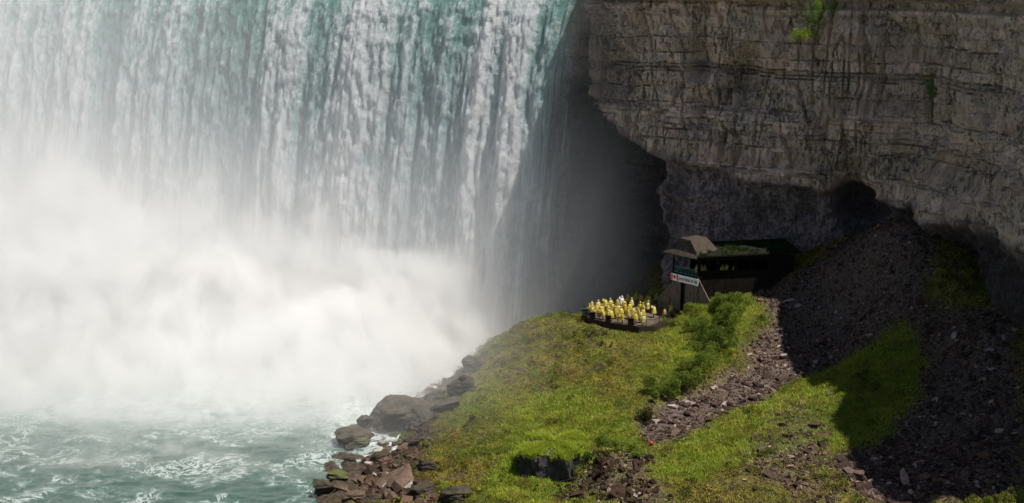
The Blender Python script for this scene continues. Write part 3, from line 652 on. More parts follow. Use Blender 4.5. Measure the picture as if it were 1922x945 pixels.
# grass-topped rock at the lower middle
q = atz(1033, 851, 6.5); bx, by = q[0], q[1]
nn = 46
def block_mesh():
    a = np.linspace(0, 2 * np.pi, 120, endpoint=False); zs = np.linspace(0, 1, 34)
    A, Zk = np.meshgrid(a, zs, indexing='ij')
    rx = np.abs(np.cos(A)) ** .45 * np.sign(np.cos(A)); ry = np.abs(np.sin(A)) ** .45 * np.sign(np.sin(A))
    cx_, cy_ = rx * 3.9, ry * 4.2
    k = 1 - .16 * (1 - Zk) + fbm(cx_ / 3.0 + 9, cy_ / 3.0, Zk * .9, 3, 231) * .34 + fbm(cx_ / 1.1, cy_ / 1.1, Zk * 2, 3, 236) * .10 + fbm(cx_ / .5, cy_ / .5, Zk * 2.5, 3, 232) * .17
    X_, Y_ = cx_ * k, cy_ * k; Zz = -6.2 * (1 - Zk) + fbm(cx_ / 2, cy_ / 2, 0, 2, 233) * .5 * Zk
    V = np.stack([X_, Y_, Zz], -1).reshape(-1, 3); i = np.arange(120 * 34).reshape(120, 34); i2 = np.roll(i, -1, 0)
    F = np.stack([i[:, :-1], i2[:, :-1], i2[:, 1:], i[:, 1:]], -1).reshape(-1, 4)
    top = V.reshape(120, 34, 3)[:, -1]; rings = [top * np.array([f, f, 1]) + np.array([0, 0, .35 * (1 - f * f)]) for f in (.8, .55, .3, .05)]
    Vt = np.concatenate([top] + rings); b0 = len(V); j = np.arange(120 * 5).reshape(5, 120) + b0; j2 = np.roll(j, -1, 1)
    F2 = np.stack([j[:-1], j2[:-1], j2[1:], j[1:]], -1).reshape(-1, 4)
    return mesh_np('rock', np.concatenate([V, Vt]), np.concatenate([F, F2]), False)
blk = link('grassy_rock', block_mesh(), rock_mat('black_rock', (.03, .027, .027), (.075, .066, .062), 0)); blk.location = (bx + .3, by + 3.6, 6.35); blk.rotation_euler = (0, .03, -.18)
tag(blk, 'block of black rock with a sheer front and a turf top', 'rock')
n = 16000; u = RS.uniform(-1, 1, (n, 2)); u = u[(np.abs(u[:, 0]) ** 3.3 + np.abs(u[:, 1]) ** 3.3) < 1.05]; n = len(u); an = RS.uniform(0, 2 * np.pi, n); ff = np.sqrt(RS.rand(n)) * 1.06; ex = np.abs(np.cos(an)) ** .45 * np.sign(np.cos(an)) * 3.9; ey = np.abs(np.sin(an)) ** .45 * np.sign(np.sin(an)) * 4.2
kb = 1 + fbm(ex / 3.0 + 9, ey / 3.0, .9, 3, 231) * .34 + fbm(ex / 1.1, ey / 1.1, 2.0, 3, 236) * .10 + fbm(ex / .5, ey / .5, 2.5, 3, 232) * .17
tp = np.stack([ex * kb * ff, ey * kb * ff, fbm(ex / 2, ey / 2, 0, 2, 233) * .5 + .35 * (1 - ff ** 2) - .9 * np.clip(ff - .985, 0, 1) * 8 * RS.rand(n)], -1)
turf = link('turf_top', blades(tp, np.full(n, .38), np.full(n, .12), lerp3((.18, .27, .02), (.42, .45, .05), RS.rand(n)), .75), M_blade, blk)
turf['kind'] = 'stuff'

# ------------------------------------------------------------------ shrubs
def shrub(px, py, size, label, cat='shrub', name='shrub', Y=None, n=1500, c0=(.08, .14, .018), c1=(.24, .30, .04), leaf=.16, lobes=9, group=None, hang=0, seed=None, base=None):
    q = (cast(px, py, ZT) if Y is None else at(px, py, Y)) if base is None else np.array(base)
    rs = np.random.RandomState(seed if seed is not None else int(px * 7 + py)); root = empty(name, q)
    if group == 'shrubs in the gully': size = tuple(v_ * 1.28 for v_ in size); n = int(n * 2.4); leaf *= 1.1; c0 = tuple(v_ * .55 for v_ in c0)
    sx_, sy_, sz_ = size; C = rs.normal(0, .42, (lobes, 3)); C = np.clip(C, -.8, .8); C[:, 2] = rs.uniform(.25, .85, lobes)
    rr = rs.uniform(.22, .42, lobes); li_ = rs.randint(0, lobes, n)
    d = rs.normal(size=(n, 3)); d /= np.linalg.norm(d, axis=1, keepdims=True); rad = rs.uniform(.35, 1.0, n) ** .6
    pts = C[li_] + d * (rr[li_] * rad)[:, None]
    if hang: pts[:, 2] -= hang
    pts *= np.array([sx_ / 2, sy_ / 2, sz_]); 
    if not hang: pts[:, 2] = np.maximum(pts[:, 2], .03)
    tn = lerp3(c0, c1, np.clip(rs.rand(lobes)[li_] * .5 + rs.rand(n) * .5, 0, 1))
    f = link('foliage', quads(pts, leaf, tn, 'foliage'), M_leaf, root)
    bm = bmesh.new()
    for k in range(min(lobes, 6)):
        c_ = (C[k] - np.array([0, 0, hang])) * np.array([sx_ / 2, sy_ / 2, sz_]); tube(bm, [(0, 0, -.2), c_ * .5 + rs.normal(0, .05, 3), c_], .05, .015, 5)
    bm_obj('stem', bm, M_bark, root)
    tag(root, label, cat, group); return root
M_bark = simple('bark', (.09, .065, .045), .9)
G1 = 'shrubs in the gully'
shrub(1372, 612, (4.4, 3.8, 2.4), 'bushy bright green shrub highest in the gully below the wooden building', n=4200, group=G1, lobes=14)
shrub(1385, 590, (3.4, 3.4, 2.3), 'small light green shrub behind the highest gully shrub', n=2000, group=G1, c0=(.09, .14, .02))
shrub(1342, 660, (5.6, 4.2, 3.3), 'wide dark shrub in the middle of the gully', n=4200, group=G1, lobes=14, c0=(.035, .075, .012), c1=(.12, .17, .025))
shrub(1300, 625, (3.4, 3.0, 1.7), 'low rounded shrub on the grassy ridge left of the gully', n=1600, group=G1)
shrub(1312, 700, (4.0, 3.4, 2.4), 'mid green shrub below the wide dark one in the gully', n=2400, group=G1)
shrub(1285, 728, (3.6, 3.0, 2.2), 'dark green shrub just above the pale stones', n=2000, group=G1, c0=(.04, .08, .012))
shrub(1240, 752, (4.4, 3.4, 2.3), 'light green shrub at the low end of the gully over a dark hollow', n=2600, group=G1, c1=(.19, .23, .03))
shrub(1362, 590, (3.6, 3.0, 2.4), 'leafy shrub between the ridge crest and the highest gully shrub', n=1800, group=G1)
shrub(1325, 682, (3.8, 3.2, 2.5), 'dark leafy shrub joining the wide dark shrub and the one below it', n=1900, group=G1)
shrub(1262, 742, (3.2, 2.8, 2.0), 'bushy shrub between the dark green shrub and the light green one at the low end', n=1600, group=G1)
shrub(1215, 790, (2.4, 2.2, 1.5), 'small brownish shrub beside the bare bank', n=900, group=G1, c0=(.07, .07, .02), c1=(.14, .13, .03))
shrub(1165, 850, (4.6, 3.0, 2.1), 'leafy green shrub behind the heap of broken rock', n=3000)
shrub(1130, 838, (3.0, 2.4, 1.8), 'round green shrub right behind the turf topped rock', n=1700, c1=(.13, .2, .03))
shrub(1195, 862, (2.4, 2.0, 1.2), 'low green shrub near the dead branch', n=1000)
shrub(1098, 868, (2.6, 2.0, 1.5), 'low dark green shrub leaning on the right end of the black rock', n=1200, c0=(.03, .06, .012), c1=(.14, .22, .03))
shrub(1075, 895, (2.2, 1.8, 1.9), 'thin pale green weed shrub in front of the rock heap', n=700, leaf=.12)
shrub(1302, 590, (4.2, 3.4, 1.5), 'low bright shrub on the crest below the doorway', n=2000, c0=(.10, .15, .02), c1=(.2, .23, .03))
shrub(1345, 578, (4.4, 3.0, 1.6), 'low bright shrub on the crest below the gallery', n=2000, c0=(.10, .15, .02), c1=(.2, .23, .03))
shrub(1265, 612, (3.6, 3.0, 1.2), 'low grassy shrub beside the right end of the deck', n=1500, c0=(.10, .15, .02), c1=(.2, .23, .03))
shrub(1430, 600, (2.8, 2.2, .8), 'low olive shrub left of the upper scree', n=800, c0=(.08, .09, .02), c1=(.15, .15, .03))
shrub(1430, 855, (3.4, 2.6, .9), 'low shrub on the open slope below the scree', n=900, c0=(.08, .10, .02), c1=(.16, .17, .03))
for i, (px, py, s_, lab) in enumerate([(1115, 627, 1.0, 'dark green tuft below the left pier of the deck'), (1136, 629, 1.05, 'dark green tuft under the middle of the deck'),
        (1104, 634, .6, 'tiny dark tuft left of the two round tufts'), (1062, 637, 1.5, 'wide dark tuft on the lawn edge farthest left'), (1078, 634, .9, 'dark tuft beside the wide one on the lawn edge'),
        (1127, 648, 1.1, 'mid green tuft below the two round tufts'), (1147, 652, .8, 'small green tuft lowest on the lawn'), (1191, 622, .9, 'weed tuft growing against the middle of the deck kerb'), (1207, 622, 1.2, 'taller weed tuft growing against the right end of the deck kerb')]):
    shrub(px, py, (s_, s_, s_ * .95), lab, 'tuft', 'grass_tuft', n=260, leaf=.13, lobes=6, c0=(.03, .07, .012), c1=(.09, .15, .02), group='tufts on the lawn below the deck')
# the cliff's own plants
def on_cliff(px, py, out=.6):
    s0, z0 = px_sz(px, py); i = np.argmin(np.abs(sarr - s0)); j = np.argmin(np.abs(zarr - z0)); q = path(np.array([s0]))[0] + pnorm(np.array([s0]))[0] * (off[i, j] + out); return (q[0], q[1], z0)
shrub(0, 0, (5.4, 4.0, 6.6), 'dark green bush hanging from the cliff just under the rim', 'bush', 'cliff_bush', base=on_cliff(1540, 78, 1.9), n=4200, seed=3, c0=(.08, .15, .02), c1=(.22, .36, .04), group='bushes on the cliff')
shrub(0, 0, (4.2, 3.4, 2.7), 'bright yellow green bush on the cliff, lit by the sun', 'bush', 'cliff_bush', base=on_cliff(1513, 82, 4.2), n=2400, seed=4, c0=(.15, .24, .02), c1=(.42, .48, .06), group='bushes on the cliff')  # leaf tint raised so the colour carries part of the sunlight
shrub(0, 0, (3.2, 2.2, 7.6), 'long dark green strip of ivy hanging in a cliff crack', 'ivy', 'ivy', base=on_cliff(1727, 232, 1.1), n=2600, seed=5, c0=(.06, .13, .02), c1=(.16, .28, .04), lobes=14, group='bushes on the cliff')
shrub(0, 0, (1.0, 1.0, 1.6), 'tiny green sprig on the cliff below the bushes', 'bush', 'cliff_bush', base=on_cliff(1532, 122, .3), n=240, seed=6, c0=(.04, .08, .012), c1=(.09, .13, .02), group='bushes on the cliff')
G2 = 'tall sunlit weeds in the lower corner'
for i, (px, Y, s_, lab) in enumerate([(1905, 143.5, 2.6, 'tallest sunlit weed shrub in the lower right corner'), (1870, 144, 1.7, 'middle sunlit weed shrub in the lower right corner'), (1838, 144.5, 1.3, 'smallest sunlit weed shrub at the edge of the shade')]):
    q = at(px, 930, Y); shrub(0, 0, (3.2, 2.6, s_), lab, base=(q[0], q[1], gz(q[0], q[1])), n=1700, seed=60 + i, leaf=.17, c0=(.10, .13, .02), c1=(.26, .25, .04), group=G2)
# shaded grass patches on the scree
# dead branch and red float
q = cast(1203, 872, ZT); bm = bmesh.new()
tube(bm, [(0, 0, -.2), (.05, 0, .7), (.35, 0, 1.25), (1.1, .1, 1.6), (1.9, .1, 2.2)], .07, .02); tube(bm, [(.2, 0, 1.0), (-.1, 0, 1.5), (0, .1, 1.9)], .04, .012); tube(bm, [(.9, .1, 1.5), (1.1, 0, 1.2), (1.6, 0, 1.3)], .03, .01); tube(bm, [(.35, 0, 1.2), (.5, .2, 1.9)], .03, .01)
o = bm_obj('dead_branch', bm, M_bark, smooth=True); o.location = q; tag(o, 'bare forked dead branch sticking out of the green slope', 'branch')
bm = bmesh.new(); bmesh.ops.create_uvsphere(bm, u_segments=20, v_segments=14, radius=.27); bmesh.ops.scale(bm, vec=(1, 1, .92), verts=bm.verts)
q = cast(1222, 836, ZT); root = empty('float', (q[0], q[1], q[2] + .05)); o = bm_obj('ball', bm, simple('red_plastic', (.42, .03, .02), .5, .1), root, True); o.location = (0, 0, .24)
bm = bmesh.new(); tube(bm, [(0, 0, .47), (0, 0, .56)], .06, .05, 10); bm_obj('eyelet', bm, simple('dull_red_plastic', (.4, .03, .02), .5), root)
tag(root, 'small red ball float stranded on the grass below the scree', 'float')

# ------------------------------------------------------------------ viewing deck
def wood_mat(name, c0, c1, axis=(1, 1, .12), sc=5.0):
    t = NT(name); p = t.pos(); g = t.noise(t.vmul(p, axis), sc, 5, .65); n2 = t.noise(p, .8, 4, .6)
    c = t.mix(t.rng(g, .3, .7), c0, c1); c = t.mix(t.M('MULTIPLY', t.rng(n2, .5, .7), .5), c, tuple(x * .45 for x in c0))
    return t.done(t.pbr(c, .85, t.bump(g, .5, .03), .05))
M_wood = wood_mat('weathered_boards', (.09, .07, .055), (.22, .175, .14)); M_dwood = wood_mat('shade_toned_timber', (.009, .007, .006), (.022, .018, .015))  # second timber blackened, the gallery's shade put into its colour
M_deckf = simple('deck_paving', (.10, .072, .052), .9, .35, 1.2); M_kerb = simple('dark_kerb', (.05, .034, .025), .9, .4, 2.0, spec=.05)
M_iron = simple('dark_iron', (.03, .03, .028), .6, .2, 6); M_teal = simple('teal_paint', (.06, .22, .20), .6, .2, 3)
deck = empty('viewing_deck', (_dc[0], _dc[1], DECK_Z)); tag(deck, 'low curved viewing deck full of yellow ponchos beside the falls', 'deck')
Dl = DECK[:, :2] - _dc
bm = bmesh.new(); tp = [bm.verts.new((x, y, 0)) for x, y in Dl]; bt = [bm.verts.new((x, y, -.4)) for x, y in Dl]
bm.faces.new(tp)
for i in range(len(tp)): j = (i + 1) % len(tp); bm.faces.new((tp[i], bt[i], bt[j], tp[j]))
bmesh.ops.recalc_face_normals(bm, faces=bm.faces); bm_obj('floor', bm, M_deckf, deck)
fr = Dl[:9]; bm = bmesh.new()
def off_poly(pts, d):
    o_ = []
    for i in range(len(pts)):
        tg = pts[min(i + 1, len(pts) - 1)] - pts[max(i - 1, 0)]; tg = tg / np.linalg.norm(tg); o_.append(pts[i] + np.array([tg[1], -tg[0]]) * d)
    return np.array(o_)
ra, rb = off_poly(fr, -.02), off_poly(fr, .32)
rows = [[bm.verts.new((*p_, z_)) for p_ in r_] for r_, z_ in ((ra, .12), (rb, .12), (rb, -1.4), (ra, -1.4))]
for a_ in range(4):
    b_ = (a_ + 1) % 4
    for i in range(len(fr) - 1): bm.faces.new((rows[a_][i], rows[a_][i + 1], rows[b_][i + 1], rows[b_][i]))
bm.faces.new([r[0] for r in rows]); bm.faces.new([r[-1] for r in rows][::-1])
bmesh.ops.recalc_face_normals(bm, faces=bm.faces); bm_obj('kerb', bm, M_kerb, deck)
rl = empty('railing', (_dc[0], _dc[1], DECK_Z + .12)); tag(rl, 'dark iron railing along the curved front of the deck', 'railing')
rc = off_poly(fr, .15)
seg = np.concatenate([[0], np.cumsum(np.hypot(*np.diff(rc, axis=0).T))]); Lr = seg[-1]
rp_ = lambda s: np.array([np.interp(s, seg, rc[:, 0]), np.interp(s, seg, rc[:, 1])])
bm = bmesh.new(); bm2 = bmesh.new()
for i in range(len(rc) - 1):
    for z_ in (1.0, .15): beam(bm, (*rc[i], z_), (*rc[i + 1], z_), .06, .06)
for s_ in np.arange(0, Lr, .16): q = rp_(s_); bevbox(bm2, (q[0], q[1], .57), (.02, .02, .84))
bm_obj('rail', bm, M_iron, rl); o = bm_obj('baluster', bm2, M_iron, rl); o['kind'] = 'stuff'
for s_ in np.arange(0, Lr + .1, Lr / 8):
    bm = bmesh.new(); q = rp_(s_); bevbox(bm, (q[0], q[1], .52), (.1, .1, 1.08)); bm_obj('post', bm, M_iron, rl)
for px in (1104, 1117, 1147, 1191):
    k = min(np.arange(0, Lr, .05), key=lambda s: abs((rp_(s)[0] + _dc[0]) / (rp_(s)[1] + _dc[1]) - (px - 961) / FPX * 1.0)); q = rp_(k)
    bm = bmesh.new(); bevbox(bm, (q[0], q[1] - .05, .42), (.85 if px > 1110 else 1.3, .34, 1.15), bev=.03); bevbox(bm, (q[0], q[1] - .05, 1.03), (.95 if px > 1110 else 1.4, .42, .08))
    bm_obj('pier', bm, M_dwood if px > 1110 else simple('green_dark_panel', (.03, .06, .045), .8), rl)

# ------------------------------------------------------------------ wooden building under the cliff
A = at(1262, 515, 212.0); B = at(1310, 528, 207.6); FLZ = 17.5
A[2] = B[2] = 0; ax = (B - A); LB = np.linalg.norm(ax); ax /= LB; nb_ = np.array([ax[1], -ax[0], 0])      # outward normal of the sign wall
rzb = math.atan2(ax[1], ax[0])
bld = empty('wooden_building', (A[0], A[1], 14.0), rzb)      # local x along the sign wall, local -y outward
tag(bld, 'dark wooden observation building with a roofed tower and long window gallery', 'building')
def boards(bm, x0, x1, y, z0a, z1a, z0b=None, z1b=None, st=.22, th=.06, axis='x'):
    n = max(1, int(round((x1 - x0) / st)))
    for i in range(n):
        u = (i + .5) / n; a = x0 + (x1 - x0) * u; zb = z0a + (z0b - z0a) * u if z0b is not None else z0a; zt = z1a + (z1b - z1a) * u if z1b is not None else z1a
        if zt - zb < .05: continue
        dz = RS.uniform(-.012, .012)
        if axis == 'x': bevbox(bm, (a, y + dz, (zb + zt) / 2), ((x1 - x0) / n - .02, th, zt - zb))
        else: bevbox(bm, (y + dz, a, (zb + zt) / 2), (th, (x1 - x0) / n - .02, zt - zb))
W = LB; D = 4.6; fl = FLZ - 14; ev = fl + 3.55
bm = bmesh.new(); boards(bm, -.05, 1.95, 0, -2.5, fl - .1); boards(bm, 2.95, W, 0, -2.5, fl - .1); boards(bm, 1.95, 2.95, 0, 2.35, fl - .1)
boards(bm, 0, D, 0, -2.5, fl - .1, axis='y'); boards(bm, 0, D, W, -2.5, fl - .1, axis='y'); bm_obj('base_wall', bm, M_wood, bld)
bm = bmesh.new(); bevbox(bm, (2.45, .55, .6), (1.1, .06, 4.4)); bm_obj('doorway', bm, M_iron, bld)
bm = bmesh.new(); boards(bm, -3.4, -.08, .35, -3.0, -1.2, -3.0, 2.0); bm_obj('wing_wall', bm, M_wood, bld)
bm = bmesh.new(); boards(bm, W + .04, W + 2.6, .15, -2.5, 3.3, -2.5, .2); beam(bm, (W, .02, 3.45), (W + 2.7, .02, .15), .12, .14); bm_obj('wing_wall', bm, M_wood, bld)
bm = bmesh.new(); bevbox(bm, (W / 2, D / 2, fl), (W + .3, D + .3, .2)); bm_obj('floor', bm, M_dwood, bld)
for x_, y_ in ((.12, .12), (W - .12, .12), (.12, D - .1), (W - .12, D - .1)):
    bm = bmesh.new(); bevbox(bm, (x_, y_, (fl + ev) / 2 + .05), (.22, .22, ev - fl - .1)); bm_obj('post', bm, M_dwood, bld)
bm = bmesh.new()
for z_ in (1.05, .12): bevbox(bm, (W / 2, .1, fl + z_ + .1), (W - .5, .06, .07))
for a_ in np.arange(.4, W - .3, .3): bevbox(bm, (a_, .1, fl + .68), (.035, .035, .88))
bm_obj('railing', bm, M_teal, bld)
# tower roof: steep boarded front between two hips, low skirt
bm = bmesh.new(); ov = .75
lo_ = [(-ov - .8, -ov, ev - .35), (W + ov * .2, -ov, ev - .35), (W + ov * .2, D + ov, ev - .2), (-ov - .8, D + ov, ev - .2)]
md = [(-.05, -.15, ev + .35), (W - .2, -.15, ev + .35), (W - .2, D, ev + .35), (-.05, D, ev + .35)]
hi = [(1.15, .35, ev + 2.15), (W - 2.2, .35, ev + 2.15), (W - 2.2, D - .6, ev + 2.15), (1.15, D - .6, ev + 2.15)]
v = [[bm.verts.new(q_) for q_ in r_] for r_ in (lo_, md, hi)]; v0 = [bm.verts.new((x_, y_, z_ - .12)) for x_, y_, z_ in lo_]
for r0, r1 in ((v[0], v[1]), (v[1], v[2]), (v0, v[0])):
    for i in range(4): j = (i + 1) % 4; bm.faces.new((r0[i], r0[j], r1[j], r1[i]))
bm.faces.new(v[2]); bm.faces.new(v0[::-1]); bmesh.ops.recalc_face_normals(bm, faces=bm.faces); M_roofw = wood_mat('roof_boards', (.03, .024, .019), (.085, .067, .053)); rf = bm_obj('roof', bm, M_roofw, bld)
bm = bmesh.new()
for i in range(9):
    u = (i + .5) / 9; xa = (-.05) * (1 - u) + (W - .2) * u; xb = 1.15 * (1 - u) + (W - 2.2) * u; beam(bm, (xa, -.18, ev + .37), (xb, .32, ev + 2.15), .07, .05)
beam(bm, (-.05, -.18, ev + .36), (1.15, .34, ev + 2.17), .14, .1); beam(bm, (W - .2, -.18, ev + .36), (W - 2.2, .34, ev + 2.17), .14, .1)
bm_obj('batten', bm, M_roofw, rf)
# ceiling lamp of the tower
bm = bmesh.new(); bevbox(bm, (2.3, .9, ev - .75), (.5, .25, .14), bev=.02)
t = NT('lamp_glow'); e_ = t.n('Emission'); e_.inputs[0].default_value = (1, .75, .6, 1); e_.inputs[1].default_value = 1.0; M_glow = t.done(e_.outputs[0]); bm_obj('lamp', bm, M_glow, bld)
# gallery running right from the tower towards the cliff
GX, GY = at(1312, 500, 207.9)[:2]; GE = at(1490, 500, 210.2)[:2]; gl = np.array([GE[0] - GX, GE[1] - GY]); LG = np.linalg.norm(gl)
gal = empty('gallery_frame', (0, 0, 0)); bpy.data.objects.remove(gal)
Mi = Matrix.LocRotScale(Vector((A[0], A[1], 14.0)), Matrix.Rotation(rzb, 3, 'Z'), None).inverted() @ Matrix.LocRotScale(Vector((GX, GY, 14.0)), Matrix.Rotation(math.atan2(gl[1], gl[0]), 3, 'Z'), None)
def gal_obj(name, bm, mat, parent=bld):
    bmesh.ops.transform(bm, matrix=Mi, verts=bm.verts); return bm_obj(name, bm, mat, parent)
GD = 5.0; sill, head, top = fl + 1.0, fl + 2.75, fl + 3.35
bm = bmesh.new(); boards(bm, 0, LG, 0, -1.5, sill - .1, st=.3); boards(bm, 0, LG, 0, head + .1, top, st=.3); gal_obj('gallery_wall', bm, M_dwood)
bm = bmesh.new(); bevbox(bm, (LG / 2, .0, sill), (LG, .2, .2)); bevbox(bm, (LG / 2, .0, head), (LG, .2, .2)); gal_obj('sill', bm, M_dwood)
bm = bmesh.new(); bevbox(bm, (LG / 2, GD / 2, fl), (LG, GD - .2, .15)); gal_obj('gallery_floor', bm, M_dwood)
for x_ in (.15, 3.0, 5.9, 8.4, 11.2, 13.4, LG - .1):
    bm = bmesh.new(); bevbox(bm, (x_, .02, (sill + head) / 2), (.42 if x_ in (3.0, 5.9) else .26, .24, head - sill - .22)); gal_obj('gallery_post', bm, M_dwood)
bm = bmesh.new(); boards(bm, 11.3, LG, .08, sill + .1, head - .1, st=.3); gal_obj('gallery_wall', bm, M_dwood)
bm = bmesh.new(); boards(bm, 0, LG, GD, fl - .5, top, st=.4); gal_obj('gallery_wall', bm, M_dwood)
bm = bmesh.new(); z1, z2 = top, top + .7
vs = [bm.verts.new(q_) for q_ in ((-.4, -.85, z1), (LG + .6, -.85, z1 + .25), (LG + .6, GD + 1.5, z2 + .2), (-.4, GD + 1.5, z2), (-.4, -.85, z1 + .25), (LG + .6, -.85, z1 + .5), (LG + .6, GD + 1.5, z2 + .5), (-.4, GD + 1.5, z2 + .3))]
for f in ((0, 3, 2, 1), (4, 5, 6, 7), (0, 1, 5, 4), (1, 2, 6, 5), (2, 3, 7, 6), (3, 0, 4, 7)): bm.faces.new([vs[i] for i in f])
r2 = gal_obj('gallery_roof', bm, simple('mossy_roof', (.014, .014, .011), .95, .4, 1.5, spec=.02))
n = 9000; u = RS.rand(n, 2); pr = np.stack([-.3 + u[:, 0] * (LG + .8), -.7 + u[:, 1] * 6.5, 0 * u[:, 0]], -1); pr[:, 2] = top + .3 + .25 * u[:, 0] + .55 * (pr[:, 1] + .8) / 6.5
kk = fbm(pr[:, 0] / 1.5, pr[:, 1] / 1.5, 0, 2, 301) > -.1; pr = pr[kk]; pr = np.array([(Mi @ Vector(q_))[:] for q_ in pr])
o = link('roof_weeds', blades(pr, np.full(len(pr), .45), np.full(len(pr), .14), lerp3((.02, .04, .01), (.05, .08, .015), RS.rand(len(pr)))), M_blade, r2); o['kind'] = 'stuff'
# sign hung on the sign wall
sg = empty('sign', (A[0], A[1], 14.0), rzb); tag(sg, 'long white sign with a red maple leaf flag on the wooden wall', 'sign')
SW, SH, sx0, sz0 = W + .35, 1.12, -.12, fl - .62
M_white = simple('sign_white', (.78, .78, .76), .5, .04, 2); M_red = simple('sign_red', (.62, .03, .04), .5, .05, 2); M_blk = simple('sign_lettering', (.03, .035, .05), .5, .05, 2)
bm = bmesh.new(); bevbox(bm, (sx0 + SW / 2, -.16, sz0), (SW, .07, SH)); bm_obj('panel', bm, M_white, sg)
fx = sx0 + .08; fw, fh = 1.5, SH * .84; bm = bmesh.new()
for a_ in (fx + .16, fx + fw - .16): bevbox(bm, (a_, -.2, sz0), (.32, .012, fh))
leaf = [(0, 1), (-.18, .68), (-.42, .8), (-.3, .28), (-.6, .55), (-.68, .42), (-1, .48), (-.86, .12), (-.98, .02), (-.45, -.38), (-.52, -.6), (-.06, -.52), (-.05, -.95)]
pts = leaf + [(-x_, y_) for x_, y_ in leaf[::-1] if x_ != 0]
def plate(bm, pts, cx_, cz_, k, y0, y1):
    c0 = bm.verts.new((cx_, y0, cz_)); ring = [bm.verts.new((cx_ + x_ * k, y0, cz_ + z_ * k)) for x_, z_ in pts]; rg = [bm.verts.new((cx_ + x_ * k, y1, cz_ + z_ * k)) for x_, z_ in pts]
    for i in range(len(pts)): j = (i + 1) % len(pts); bm.faces.new((c0, ring[i], ring[j])); bm.faces.new((ring[i], rg[i], rg[j], ring[j]))
plate(bm, pts, fx + fw / 2, sz0 + .02, .38, -.206, -.194); bmesh.ops.recalc_face_normals(bm, faces=bm.faces); bm_obj('flag', bm, M_red, sg)
fc = bpy.data.curves.new('lettering', 'FONT'); fc.body = 'Journey Behind the Falls'; fc.size = .82; fc.extrude = .006; fc.offset = .012; fc.align_x = 'LEFT'; fc.align_y = 'CENTER'
fo = bpy.data.objects.new('lettering', fc); COL.objects.link(fo); bpy.context.view_layer.update()
wd_ = fo.dimensions.x; avail = SW - fw - .35; me = bpy.data.meshes.new_from_object(fo.evaluated_get(bpy.context.evaluated_depsgraph_get())); bpy.data.objects.remove(fo)
me.transform(Matrix.Translation((fx + fw + .1, -.202, sz0)) @ Matrix.Rotation(R_(90), 4, 'X') @ Matrix.Diagonal((avail / wd_, 1.0, 1, 1))); me.materials.clear(); link('lettering', me, M_blk, sg)

